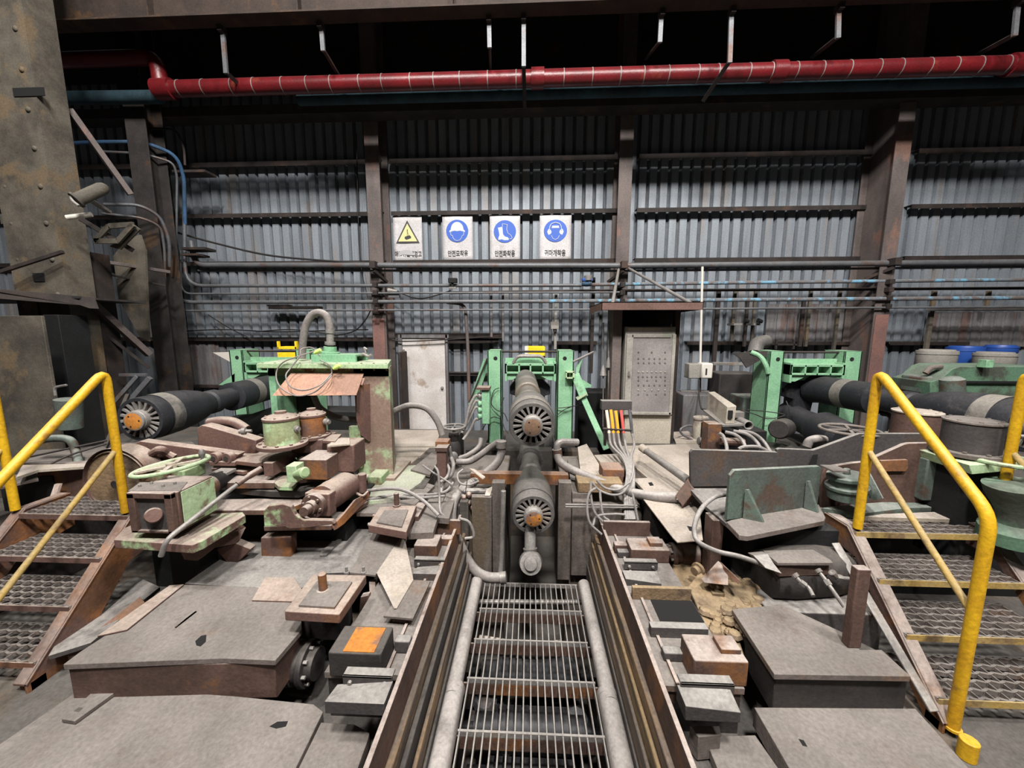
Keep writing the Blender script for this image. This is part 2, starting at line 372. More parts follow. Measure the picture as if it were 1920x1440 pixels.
def circ(U, u, v, r, asp, l=.009, n=40, a0=0, a1=360):
    return [(u + r * math.cos(R(a0 + (a1 - a0) * i / n)), v + r * asp * math.sin(R(a0 + (a1 - a0) * i / n))) for i in range(n if a1 - a0 == 360 else n + 1)]
ASP = .66
def line(U, pts, w_, l=.014):
    mb = MB()
    for p, q in zip(pts, pts[1:]):
        mb.beam(U(*p, l), U(*q, l), .002, w_, (0, 1, 0)) if False else mb.tube([U(*p, l), U(*q, l)], w_ / 2, 6, 1)
    return mb
r, U, wd = sign(736, 405, 793, 490, '매달린물체경고', 'yellow triangle warning sign with a hanging load, first sign of the row', .3)
fl(U, [(.5, .10), (.09, .60), (.91, .60)], .008).build('triangle_border', 'ink', r)
fl(U, [(.5, .17), (.17, .56), (.83, .56)], .011).build('triangle', 'signyellow', r)
g = fl(U, [(.40, .46), (.56, .425), (.62, .45), (.62, .49), (.46, .525), (.40, .50)], .014); g.add(line(U, [(.49, .44), (.5, .35), (.55, .43)], .007).v, line(U, [(.49, .44), (.5, .35), (.55, .43)], .007).f)
g.add(*(lambda q: (q.v, q.f))(line(U, [(.5, .35), (.5, .30)], .014))); g.build('load_symbol', 'ink', r)
fl(U, [(.17, .80), (.30, .76), (.48, .745), (.60, .77), (.74, .84), (.75, .87), (.5, .86), (.3, .85), (.2, .88)], .013).build('grey_smear', 'smear', r, label='grey smear over the lettering')
r, U, wd = sign(829, 403, 887, 489, '안전모착용', 'blue round sign with a head in a safety helmet', .8)
fl(U, circ(U, .49, .35, .365, ASP)).build('blue_disc', 'signblue', r)
g = fl(U, circ(U, .49, .32, .21, .78, n=20, a0=180, a1=360) + [(.75, .35), (.745, .38), (.68, .36), (.58, .345), (.49, .355), (.40, .345), (.30, .36), (.235, .38), (.23, .35)], .012); g.build('helmet_symbol', 'signpale', r)
line(U, [(.28, .38), (.27, .42), (.30, .45), (.33, .45), (.35, .50), (.41, .55), (.49, .565), (.57, .55), (.63, .50), (.66, .45), (.69, .45), (.71, .42), (.70, .38)], .011).build('face_outline', 'signpale', r)
r, U, wd = sign(918, 403, 975, 489, '안전화착용', 'blue round sign with a pair of safety boots', -1)
fl(U, circ(U, .50, .36, .365, ASP)).build('blue_disc', 'signblue', r)
fl(U, [(.27, .28), (.42, .26), (.44, .42), (.50, .47), (.60, .49), (.64, .53), (.60, .55), (.48, .55), (.40, .53), (.29, .545), (.28, .51), (.32, .44), (.30, .36)], .012).build('boot_symbol', 'signpale', r)
line(U, [(.42, .26), (.42, .20), (.58, .215), (.56, .32), (.60, .40), (.70, .45), (.74, .50), (.70, .53), (.66, .52)], .011).build('boot_outline', 'signpale', r)
r, U, wd = sign(1012, 403, 1070, 488, '귀마개착용', 'blue round sign with a head wearing ear muffs, last sign of the row', .1)
fl(U, circ(U, .50, .35, .365, ASP)).build('blue_disc', 'signblue', r)
for sx in (-1, 1):
    fl(U, [(.5 + sx * .15, .33), (.5 + sx * .22, .31), (.5 + sx * .26, .37), (.5 + sx * .22, .44), (.5 + sx * .15, .42), (.5 + sx * .12, .38)], .012).build('ear_muff_symbol', 'signpale', r)
line(U, [(.31, .34), (.32, .26), (.37, .20), (.5, .17), (.63, .20), (.68, .26), (.69, .34)], .016).build('head_band_symbol', 'signpale', r)
line(U, [(.37, .45), (.42, .52), (.5, .545), (.58, .52), (.63, .45)], .011).build('chin_outline', 'signpale', r)
fl(U, [(.40, .24), (.60, .24), (.62, .29), (.38, .29)], .012).build('brow_symbol', 'signpale', r)
# ================================================================ overhead
def bx(name, x0, x1, y0, y1, z0, z1, m_, label, cat, bev=.005): return one(name, MB().box(x0, x1, y0, y1, z0, z1), m_, label, cat, bev)
g = MB(); g.box(-10, 10, 5.5, 5.52, 7.07, 9.6); g.box(-10, 10, 5.4, 5.62, 7.05, 7.07); g.box(-10, 10, 5.4, 5.62, 9.6, 9.63)  # web carried up out of view to shade the upper wall
for x in range(-9, 10, 2): g.box(x, x + .015, 5.41, 5.5, 7.07, 9.6)
one('crane_girder', g, 'girderbrown', 'long brown crane girder crossing the top of the picture', 'girder', 0)
g = MB(); g.box(-11, 11, 6.75, 7.08, 6.58, 6.6); g.box(-11, 11, 6.73, 6.76, 6.55, 6.7)
one('overhead_walkway', g, 'dark', 'dark overhead walkway running along under the red pipe', 'walkway', 0)
one('overhead_beam', MB().box(-11, 11, 7.55, 7.6, 7.6, 8.6), 'dark', 'dark runway beam high on the wall above the walkway', 'beam', 0)
one('overhead_conduit', MB().tube([(-6, 6.8, 8.35), (8, 6.8, 8.35)], .035, 8, 1), 'dark', 'dark conduit high behind the hangers', 'conduit', 0)
# red fire main
rp = T('red_pipe', 'thick red pipe running overhead across the whole hall', 'pipe', W(960, 150, 6))
RY = 6.0
pl_ = [W(300, 163, RY), W(1990, 128, RY)]; zR = (pl_[0].z + W(1400, 141, RY).z) / 2; xa = pl_[0].x
MB().tube([(xa, RY, zR), (9.2, RY, zR)], .108, 20, 1).build('run', 'redpaint', rp)
e = W(300, 115, RY); xl = W(255, 115, RY).x
MB().bends([(xa + .02, RY, zR), (xa, RY, zR + .43), (xl - .6, RY, zR + .43), (-8.4, RY, zR + .43)], .1, .22, 16).build('upper_run', 'redpaint', rp)
MB().lathe((xa - .06, RY, zR), (xa + .2, RY, zR), [(0, .08), (0, .135), (.26, .135), (.26, .1)], 20).build('elbow_coupling', 'redpaint', rp)
for px in (1008, 1456, 1900):
    c = W(px, 150, RY).x; MB().lathe((c - .09, RY, zR), (c + .09, RY, zR), [(0, .1), (0, .132), (.18, .132), (.18, .1)], 20).build('pipe_coupling', 'redpaint', rp)
for px in list(range(340, 1900, 48)):
    c = W(px + rnd.uniform(-6, 6), 150, RY).x; MB().lathe((c - .006, RY, zR), (c + .006, RY, zR), [(0, .1), (0, .1115), (.012, .1115), (.012, .1)], 20).build('joint_ring', 'steel', rp)
one('overhead_duct', MB().tube([W(120, 184, 6.1), W(300, 182, 6.1)], .09, 14, 1), 'teal', 'short dull teal pipe under the raised end of the red pipe', 'pipe', 0)
one('overhead_duct', MB().tube([W(560, 188, 6.3), W(1990, 150, 6.3)], .075, 14, 1), 'teal', 'dark teal pipe hidden just below the long red pipe', 'pipe', 0)
# hangers from the girder
for i, (x0, y0, x1, y1, x2, y2, l) in enumerate(((415, 30, 424, 138, 462, 172, 'first hanger from the left, holding the red pipe'), (602, 40, 606, 96, 640, 150, 'thin hanger right of the first one'),
        (917, 34, 918, 90, 920, 135, 'shorter hanger of the middle pair'), (982, 24, 982, 125, 984, 205, 'longer hanger of the middle pair'), (1240, 22, 1237, 80, 1210, 112, 'short hanger right of the middle pair'),
        (1372, 14, 1368, 118, 1318, 190, 'long hanger with a strut crossing in front of the red pipe'), (1573, 10, 1571, 72, 1522, 108, 'hanger above the right part of the red pipe'), (1908, 6, 1902, 68, 1830, 104, 'dark hanger at the right edge'))):
    h = T('pipe_hanger', 'grey flat steel ' + l, 'hanger', W(x0, y0, 5.6)); y = 5.62
    a = W(x0, y0, y); b = W(x1, y1, y); c = W(x2, y2, 6.15); a.z = 7.0
    MB().beam(a, b, .055, .03, (0, 1, 0)).build('upright', 'conduit', h); MB().beam(b + Vector((0, .02, .02)), c, .05, .02, (0, 1, 0)).build('strut', 'girt', h)
    MB().box(a.x - .03, a.x + .03, 5.55, 5.66, 6.98, 7.055).build('hook', 'girt', h)
# ================================================================ conduits along the wall
CT = T('x', '', '') ; bpy.data.objects.remove(CT)
def conduit(label, P, r, m_='conduit', rad=.22, cat='conduit', name='conduit_pipe'): return one(name, MB().pl(P, r, rad, 12), m_, label, cat, 0)
conduit('thickest conduit, topmost of the wall runs, curling down from the left cable rack', [(358, 452, 6.9), (366, 497, 6.9), (1165, 498, 6.9), (1960, 491, 6.9)], .046, rad=.35)
conduit('conduit close under the thickest one', [(372, 507, 6.98), (1165, 508, 6.98), (1960, 500, 6.98)], .02)
conduit('second conduit run from the top, dropping from an elbow at left', [(345, 330, 6.9), (347, 536, 6.9), (1090, 535, 6.9)], .03, rad=.35)
conduit('rusty conduit with peeling blue tape right of the signs', [(1080, 534, 6.92), (1380, 530, 6.92), (1960, 524, 6.92)], .03, 'conduitblue')
conduit('thin conduit third from the top', [(338, 470, 6.88), (340, 551, 6.88), (1165, 548, 6.88)], .017, rad=.2)
conduit('fourth conduit run, sweeping down from the tall left uprights', [(318, 380, 6.86), (320, 567, 6.86), (1010, 565, 6.86)], .033, rad=.42)
conduit('fourth run continued with blue tape behind the cabinet struts', [(1008, 565, 6.86), (1960, 558, 6.86)], .033, 'conduitblue')
conduit('thin lowest conduit run, rounding a bend near the dark left column', [(309, 430, 6.84), (311, 583, 6.84), (1165, 580, 6.84), (1960, 575, 6.84)], .018, rad=.3)
conduit('greenish conduit starting right of the middle of the wall', [(845, 549, 7.1), (1100, 545, 7.1), (1500, 543, 7.1), (1960, 540, 7.1)], .026, 'girt')
conduit('blue sleeved pipe arching over the left pipe bends', [(60, 275, 6.2), (170, 266, 6.2), (270, 266, 6.4), (330, 290, 6.6), (345, 330, 6.8), (347, 420, 6.9)], .028, 'bluepipe', .4)
conduit('thin grey pipe arching inside the blue sleeved pipe', [(190, 284, 6.3), (270, 288, 6.4), (325, 305, 6.6), (332, 330, 6.7), (330, 500, 6.8)], .018, 'conduit', .3)
conduit('grey pipe turning down at the top left corner of the wall', [(250, 240, 6.5), (330, 242, 6.6), (345, 275, 6.7), (347, 310, 6.7)], .018, 'girt', .3)
conduit('pipe curling from the light fitting towards the dark column', [(195, 383, 5.8), (262, 384, 6.0), (300, 405, 6.2), (318, 450, 6.3), (318, 500, 6.4)], .024, 'conduit', .25)
conduit('lower pipe curling beside the light fitting', [(190, 400, 5.8), (265, 408, 6.0), (302, 424, 6.2), (309, 470, 6.3), (309, 540, 6.4)], .018, 'conduit', .25)
for q_, l in (((340, 463, 384, 468), 'upper dark bracket of the pair carrying the pipes at the left corner of the wall'), ((340, 475, 372, 479), 'lower dark bracket of the pair carrying the pipes at the left corner of the wall'), ((322, 318, 384, 323), 'high dark bracket at the top of the left pipe uprights')):
    one('pipe_bracket', MB().pb(*q_, 6.75, .25), 'girt', l, 'bracket')
for px, dy, l in ((700, 0, 'left of the signs'), (1170, 0, 'above the cabinet roof'), (1678, -6, 'at the right hand column')):
    b = MB(); x = W(px, 500, 6.8).x
    b.box(x - .05, x + .05, 6.74, 7.12, W(px, 500 + dy, 6.8).z - .03, W(px, 492 + dy, 6.8).z + .02)
    b.beam((x, 6.8, W(px, 507 + dy, 6.8).z), (x + (.12 if px < 800 else -.2), 7.1, W(px, 525 + dy, 6.8).z), .05, .05)
    for yy in (535, 550, 566, 582): b.box(x - .04, x + .04, 6.8, 7.1, W(px, yy + dy + 3, 6.8).z, W(px, yy + dy - 6, 6.8).z)
    one('pipe_bracket', b, 'girt', 'dark pipe clamp bracket ' + l, 'bracket')
# cables on the wall
def cab(label, P, r, m_='cableblack', cat='cable', name='cable'): return one(name, MB().pt(P, r, 8, 8), m_, label, cat, 0)
cab('black cable hanging slack across the wall left of the signs', [(318, 432, 7.2), (400, 455, 7.2), (500, 478, 7.2), (600, 488, 7.2), (696, 494, 7.1)], .018)
cab('black cable sagging from the left column above the green box', [(696, 580, 7.0), (685, 600, 7.1), (665, 620, 7.2), (630, 628, 7.3), (590, 622, 7.3), (540, 618, 7.3), (480, 622, 7.3)], .012)
cab('thin black cable drooping below the conduits left of the black lamp', [(735, 540, 7.2), (760, 553, 7.2), (785, 560, 7.2), (810, 556, 7.2), (845, 545, 7.1)], .012)
cab('thin cable along the wall low behind the left green stand', [(320, 622, 7.4), (420, 618, 7.4), (520, 622, 7.4), (640, 619, 7.4), (690, 618, 7.3)], .012)
cab('crossing black cable low on the left wall', [(390, 590, 7.4), (430, 615, 7.4), (470, 635, 7.4)], .01)
cab('brown cable across the top of the white door', [(735, 637, 7.3), (760, 640, 7.3), (850, 636, 7.3), (940, 630, 7.3)], .012, 'girt')
conduit('dark pipe dropping from the conduits to the wall beside the white door', [(838, 567, 6.95), (872, 570, 6.95), (877, 640, 6.95), (880, 760, 6.95)], .03, 'column', .3)
cab('thin wire down the wall left of the first column', [(668, 250, 7.4), (672, 420, 7.4), (677, 500, 7.4), (690, 560, 7.3)], .008, 'girt')
# black flood lamps and beams
lp = T('flood_lamp', 'small black flood lamp on the second conduit under the signs', 'lamp', W(848, 533, 6.9))
MB().pb(840, 521, 856, 530, 6.8, .1).build('housing', 'black', lp, .004); MB().pb(846, 530, 850, 541, 6.83, .04).build('bracket', 'black', lp); MB().pb(842, 538, 855, 541, 6.82, .05).build('base', 'steel', lp)
lp = T('wall_lamp', 'grey lamp with a lit rim on the column beside the signs', 'lamp', W(738, 545, 7.0))
MB().cyl(W(728, 545, 6.9), W(745, 546, 6.9), .05, .02, 12).build('housing', 'steel', lp); MB().pb(728, 551, 748, 558, 6.9, .06).build('guard', 'conduit', lp)
for a in ((503, 574, 598, 579, 'upper'), (500, 571, 540, 574, 'short')): 
    one('wall_bar', MB().pb(*a[:4], 7.3, .15), 'girt', a[4] + ' dark bar fixed low on the wall above the green box', 'bar')
# thin posts and rails of the wall frame
for (x, y0, y1, wpx, m_, l) in ((921, 548, 632, 4, 'sheetdirty', 'pale thin post left of the yellow box, first of the pair'), (943, 550, 640, 4, 'sheetdirty', 'pale thin post of the pair, beside the left leg of the centre stand'), (1042, 548, 655, 5, 'cabinet', 'thin post holding a small switch box behind the centre stand'),
        (1111, 520, 700, 6, 'girt', 'dark post behind the cabinet support'), (1376, 545, 640, 5, 'columnpale', 'thin rusty post right of the white pole'), (1414, 545, 655, 5, 'columnpale', 'thin rusty post with small lamps'),
        (1517, 545, 650, 5, 'columnpale', 'thin post over the right green stand'), (1571, 545, 655, 5, 'columnpale', 'thin post left of the wide right column'), (1741, 545, 735, 7, 'columnpale', 'taller pale post at the far right'),
        (1855, 545, 575, 6, 'columnpale', 'short stub post at the far right'), (1340, 545, 800, 7, 'girt', 'dark post behind the white meter pole'), (1505, 560, 650, 6, 'girt', 'dark upright on the wall above the right stand'), (1400, 560, 650, 5, 'girt', 'dark upright left of the small lamps')):
    one('wall_post', MB().pb(x - wpx / 2, y0, x + wpx / 2, y1, 7.2, .05), m_, l, 'post', .003)
one('wall_rail', MB().pb(1742, 577, 1960, 583, 7.1, .05), 'steel', 'pale rail at the far right under the conduits', 'rail')
one('wall_rail', MB().pb(1455, 645, 1495, 648, 7.2, .05).pb(1455, 636, 1458, 655, 7.2, .04).pb(1488, 636, 1491, 655, 7.2, .04), 'girt', 'little rail frame above the right stand', 'rail')
lp = T('switch_box', 'small grey switch box on the thin post behind the centre stand', 'switch box', W(1042, 610, 7.1)); MB().pb(1033, 603, 1048, 617, 7.08, .08).build('case', 'cabinet', lp, .005); MB().pb(1037, 617, 1043, 622, 7.1, .05).build('gland', 'girt', lp)
lp = T('solenoid_valve', 'blue capped valve on the taped conduit left of the cabinet strut', 'valve', W(1102, 530, 6.85))
MB().cyl(W(1103, 526, 6.8), W(1103, 517, 6.8), .07, .07, 14).build('cap', 'steel', lp); MB().pb(1092, 521, 1112, 527, 6.76, .12).build('body', 'drumblue', lp, .01); MB().sph(W(1100, 533, 6.8), .08, (1, .8, .5)).build('bowl', 'bluepipe', lp)
for x, l in ((1396, 'left'), (1421, 'right')):
    lp = T('spot_lamp', 'small black lamp on the rusty posts, %s one of two' % l, 'lamp', W(x, 603, 7.0)); MB().cyl(W(x, 601, 6.95), W(x + 8, 603, 6.95), .045, .03, 12).build('housing', 'black', lp); MB().pb(x - 20 if x < 1400 else x - 8, 606, x + 5, 610, 7, .24).build('bracket', 'steel', lp)
# ================================================================ control cabinet
cb = T('control_cabinet', 'tall beige control cabinet with a glazed door under a rusty canopy', 'cabinet', W(1216, 830, 4.8))
d = 4.8
MB().pb(1170, 612, 1263, 780, d, .4).build('body', 'cabinet', cb, .008)
MB().pb(1171, 780, 1258, 832, d + .02, .38).build('plinth', 'cabinetbeige', cb, .004)
dr = MB(); dr.pb(1173, 627, 1185, 778, d - .03, .03).pb(1258, 627, 1264, 778, d - .03, .03).pb(1185, 627, 1258, 633, d - .03, .03).pb(1185, 773, 1258, 778, d - .03, .03).build('door', 'cabinet', cb, .004)
dobj = cb.children[-1]
MB().pb(1185, 633, 1258, 773, d - .02, .012).build('window_pane', 'cabglass', dobj, label='dusty grey window in the cabinet door')
MB().cyl(W(1179.5, 703, d - .03), W(1179.5, 703, d - .05), .016, .016, 12).cyl(W(1179.5, 696, d - .05), W(1179.5, 706, d - .05), .008, .008, 8).build('handle', 'steel', dobj, label='chrome handle')
rows = [(660, 3, 'dark'), (672, 6, 'dark'), (680, 6, 'dark'), (697, 7, 'rust'), (706, 7, 'dark'), (713, 4, 'dark'), (722, 6, 'dark'), (731, 5, 'shaft'), (739, 4, 'dark')]
for ry, n, m_ in rows:                                             # rows of push buttons seen through the pane
    mb = MB()
    for i in range(n):
        x = 1197 + i * (50 / max(n - 1, 1)); mb.cyl(W(x, ry, d - .02), W(x, ry, d - .027), .010, .010, 10)
    mb.build('button_row', 'shaft' if m_ == 'dark' else 'cabinet', dobj)
MB().pb(1178, 614, 1258, 620, d - .012, .012).build('name_strip', 'cabinetbeige', cb)
c = T('cabinet_canopy', 'rusty sheet canopy roof over the control cabinet, hung from two struts', 'canopy', W(1216, 600, 4.6))
P = [W(1140, 578, 4.75), W(1317, 580, 4.75)]
zc = P[0].z; x0 = W(1128, 590, 4.55).x; x1 = W(1318, 585, 4.55).x
MB().box(x0, x1, 4.55, 5.45, zc + .05, zc + .058).build('roof_sheet', 'dark', c)
MB().box(x0, x1, 4.55, 4.556, zc - .03, zc + .058).box(x0, x0 + .006, 4.55, 5.45, zc - .03, zc + .058).box(x1 - .006, x1, 4.55, 5.45, zc - .03, zc + .058).build('fascia', 'rustpink', c)
MB().pl([(1147, 578, 4.7), (1160, 505, 6.9)], .022).build('strut', 'steel', c); MB().pl([(1178, 503, 6.9), (1312, 578, 4.7)], .022).build('strut', 'steel', c)
MB().box(W(1150, 600, 4.85).x, W(1167, 600, 4.85).x, 4.85, 5.2, 1.55, zc + .05).build('support_post', 'column', c, .003)
MB().box(W(1266, 600, 4.85).x, W(1276, 600, 4.85).x, 4.85, 4.95, 1.55, zc + .05).build('support_post', 'girt', c, .003)
MB().box(W(1150, 600, 5.3).x, W(1276, 600, 5.3).x, 5.3, 5.33, 1.55, zc + .05).build('back_panel', 'girt', c)
# hanging hook rods left of the cabinet
for x, y0, y1, l in ((1131, 605, 760, 'nearer the green brace'), (1141, 603, 745, 'nearer the cabinet')):
    h = T('hook_rod', 'grey rod with a cone weight hanging ' + l, 'rod', W(x, y0, 5)); MB().pl([(x, y0, 5.0), (x, y1 - 75, 5.0)], .012).build('rod', 'steel', h)
    MB().lathe(W(x, y1 - 75, 5), W(x, y1 - 55, 5), [(0, .012), (.06, .03), (.13, .045), (.14, .03)], 12).build('weight', 'steel', h); MB().pl([(x, y1 - 55, 5.0), (x, y1 + 40, 5.0)], .010).build('lower_rod', 'steel', h)
# meter pole
mp = T('meter_pole', 'white pole carrying two small meter boxes right of the cabinet', 'pole', W(1315, 800, 6.3))
MB().pl([(1317, 500, 6.3), (1313, 680, 6.3)], .018).build('pole', 'plasticwhite', mp); MB().pl([(1313, 700, 6.3), (1311, 830, 6.3)], .016).build('lower_pole', 'girt', mp)
a = one('meter_box', MB().pb(1292, 682, 1314, 710, 6.15, .2), 'cabinet', 'grey meter box on the white pole, next to the cabinet', 'box', .015)
a = one('meter_box', MB().pb(1316, 681, 1337, 710, 6.1, .2), 'plasticwhite', 'cream meter box with a slot on the white pole', 'box', .02); MB().pb(1323, 691, 1326, 703, 6.095, .01).build('slot', 'dark', a)
for y, x0, x1, l in ((683, 1338, 1395, 'upper'), (708, 1338, 1392, 'middle'), (736, 1277, 1395, 'lower')):
    one('wall_shelf_bar', MB().pb(x0, y - 3, x1, y + 2, 6.3, .12), 'steel', l + ' pale bar of the rack right of the meter boxes', 'rack bar')
# ================================================================ roll spindles with toothed couplings
def spindle(pf, pb, Rr, label, m_='shaft', cap='orangepaint', steel='steel', shaft_r=.155, teeth=20, band='bandpale'):
    pf = Vector(pf); pb = Vector(pb); ax = (pb - pf).normalized(); L = (pb - pf).length; k = Rr / .225
    s = T('roll_spindle', label, 'spindle', pf + Vector((0, 0, -Rr)))
    prof = [(.0, .190), (.0, .222), (.012, .228), (.13, .230), (.135, .222), (.15, .222), (.155, .233), (.42, .232), (.60, .215), (.78, .18), (.92, .135), (.95, .128)]
    prof = [(t * k, r * k) for t, r in prof]
    inner = [(.10 * k, .10 * k), (.10 * k, .185 * k)]
    MB().lathe(pf, pb, inner + prof, 40, False).build('coupling_shell', m_, s, smooth=30)
    MB().lathe(pf, pb, [(.15 * k, .2345 * k), (.154 * k, .2345 * k), (.30 * k, .2345 * k), (.301 * k, .2335 * k)], 40, False).build('worn_band', band, s, label='pale worn band')
    MB().lathe(pf, pb, [(.94 * k, .128 * k), (.97 * k, .15 * k), (1.08 * k, .15 * k), (1.10 * k, .125 * k), (1.40 * k, .125 * k), (1.41 * k, .14)], 32).build('neck', m_, s)
    e_ = L - .12
    MB().lathe(pf, pb, [(1.38 * k, .12), (1.40 * k, shaft_r), (1.40 * k + .25, shaft_r), (e_, shaft_r), (L, shaft_r + .02)], 32).build('shaft', m_, s)
    MB().lathe(pf, pb, [(1.40 * k + .28, shaft_r), (1.40 * k + .281, shaft_r + .0015), (1.40 * k + .42, shaft_r + .0015), (1.40 * k + .421, shaft_r)], 32, False).build('worn_band', band, s, label='pale worn band')
    u = ax.orthogonal().normalized(); v = ax.cross(u); mb = MB()
    for i in range(teeth):                                              # tapering radial teeth inside the shell
        a = 2 * math.pi * i / teeth; e = u * math.cos(a) + v * math.sin(a); t = ax.cross(e)
        def q(r, w_, dd): return [pf + e * r * k + t * w_ * k + ax * dd * k, pf + e * r * k - t * w_ * k + ax * dd * k]
        A = q(.095, .006, .004) + q(.191, .013, .0); 
        o_ = len(mb.v); top = [A[0], A[1], A[3], A[2]]; bot = [p + ax * .085 * k + (-t if j in (1, 2) else t) * .006 * k for j, p in enumerate(top)]
        mb.add(top + bot, [(0, 1, 2, 3), (7, 6, 5, 4), (0, 4, 5, 1), (1, 5, 6, 2), (2, 6, 7, 3), (3, 7, 4, 0)])
    mb.build('toothed_ring', steel, s, smooth=0)
    h = MB().lathe(pf - ax * .075 * k, pb, [(0, .084 * k), (.005, .097 * k), (.03 * k, .099 * k), (.034 * k, .103 * k), (.19 * k, .106 * k)], 32).build('hub', steel, s)
    MB().lathe(pf - ax * .079 * k, pb, [(0, .07 * k), (.004, .086 * k), (.012, .086 * k)], 32).build('hub_cap', cap, h, label='rusty orange end face of the hub')
    mb = MB()
    for a in (40, 160, 280):
        c = pf - ax * .08 * k + (u * math.cos(R(a)) + v * math.sin(R(a))) * .06 * k; mb.cyl(c, c + ax * .01, .009 * k, n=10)
    mb.build('bolt_hole', 'pitblack', h)
    return s
spindle(W(998, 797, 3.0), W(985, 708, 5.15), .182, 'upper spindle with a grey toothed coupling in the green centre stand', cap='capbrown', shaft_r=.135, teeth=18)
spindle(W(1000, 966, 2.95), W(990, 800, 5.1), .172, 'lower spindle whose toothed coupling hangs in the dark pit', shaft_r=.115, teeth=18, band='shaft')
spindle(W(262, 787, 3.02), W(522, 722, 5.15), .186, 'left spindle pointing outwards, with a toothed coupling by the yellow rail', 'shaftdark', shaft_r=.16, teeth=18)
spindle(W(1935, 800, 3.02), W(1528, 728, 5.1), .20, 'right spindle lying behind the right yellow handrails', 'shaftdark', shaft_r=.17, teeth=18)
b = T('spindle_stub', 'dark lower coupling half hidden under the right spindle', 'coupling', W(1510, 800, 4.9)); MB().lathe(W(1585, 825, 4.3), W(1495, 785, 5.1), [(0, .14), (.05, .2), (.35, .22), (.5, .16), (.7, .15), (1.0, .18)], 24).build('shell', 'shaftdark', b); MB().lathe(W(1460, 805, 4.6), W(1480, 800, 5), [(0, .1), (.04, .12), (.3, .12)], 20).build('end_cap', 'dark', b)
b = T('spindle_stub', 'dark lower coupling under the left spindle behind the green stand', 'coupling', W(480, 800, 4.9)); MB().lathe(W(395, 822, 4.3), W(540, 775, 5.1), [(0, .14), (.05, .18), (.35, .18), (.5, .14), (1.2, .16)], 24).build('shell', 'black', b); MB().lathe(W(500, 800, 4.8), W(505, 795, 5), [(0, .1), (.04, .12), (.2, .12)], 20).build('end_cap', 'dark', b)
b = T('pipe_end', 'round knob ended pipe hanging under the lower coupling', 'pipe', W(995, 1075, 2.9))
MB().cyl(W(994, 985, 3.0), W(994, 1034, 2.92), .046, .046, 20).build('stem', 'steel', b); MB().lathe(W(995, 1058, 2.78), W(995, 1050, 3.0), [(0, .02), (.005, .05), (.03, .055), (.032, .085), (.10, .095), (.16, .08), (.2, .05)], 24).build('knob', 'steel', b)
MB().cyl(W(994, 1028, 2.92), W(995, 1045, 2.9), .058, .05, 20).build('collar', 'shaft', b)
# ================================================================ green stands
def X_(px, d=5.0): return W(px, 700, d).x
def Zz(py, d=5.0): return W(997, py, d).z
def stand(label):
    d = 5.0; r = T('spindle_stand', label, 'stand', (X_(997), d, 1.5), 'green spindle stands')
    for a, b, hx in ((914, 940, 929), (1045, 1076, 1059)):
        mb = MB(); z1 = Zz(657)
        mb.box(X_(a), X_(b), d, d + .022, 1.5, z1).box(X_(a), X_(a) + .02, d, d + .34, 1.5, z1).box(X_(b) - .02, X_(b), d, d + .34, 1.5, z1).box(X_(a), X_(b), d + .32, d + .34, 1.5, z1).box(X_(a), X_(b), d, d + .34, z1 - .01, z1)
        p = mb.build('post', 'green', r, .004)
        c = W(hx, 672, d); MB().lathe((c.x, d - .002, c.z), (c.x, d + .05, c.z), [(0, .026), (.004, .024)], 14).build('hole', 'pitblack', p)
        MB().box(X_(a) - .03, X_(b) + .03, d - .06, d + .4, 1.47, 1.5).build('foot_plate', 'dark', p)
    MB().cyl((X_(940), d + .1, Zz(660)), (X_(1045), d + .1, Zz(660)), .014).build('tie_rod', 'girt', r)
    mb = MB(); x0, x1 = X_(947), X_(1042)
    for ya, yb, dd in ((681, 685, .16), (697, 700, .14)): mb.box(x0, x1, d - .06, d - .06 + dd, Zz(yb), Zz(ya))
    for x in (947, 972, 993, 1016, 1039): mb.box(X_(x), X_(x + 3), d - .06, d + .08, Zz(700), Zz(682))
    mb.box(x0, x1, d + .08, d + .10, Zz(712), Zz(672)); mb.box(x0, X_(951), d - .06, d + .1, Zz(714), Zz(678)); mb.box(X_(1038), x1, d - .06, d + .1, Zz(714), Zz(678))
    mb.build('cross_beam', 'green', r, .002)
    P = [(951, 699), (975, 699), (978, 703), (960, 712), (951, 712)]
    for f in (lambda x: x, lambda x: 1989 - x): MB().poly([(X_(f(x)), d - .03, Zz(y)) for x, y in P], (0, .03, 0)).build('gusset', 'green', r)
    MB().poly([(X_(x), d + .12, Zz(y)) for x, y in ((972, 698), (1012, 698), (1020, 716), (1033, 728), (1033, 742), (1012, 748), (1008, 775), (975, 775), (975, 748), (955, 742), (955, 728), (965, 716))], (0, .2, 0)).build('bearing_block', 'shaftdark', r, .01)
    return r
s0 = stand('green steel stand carrying the two centre spindles')
s1 = copy_tree(s0, (X_(433) - X_(914), 0, 0)); s1['label'] = 'green steel stand behind the rusty green hood box at left'
s2 = copy_tree(s0, (X_(1440) - X_(914), 0, 0)); s2['label'] = 'green steel stand carrying the right spindle'
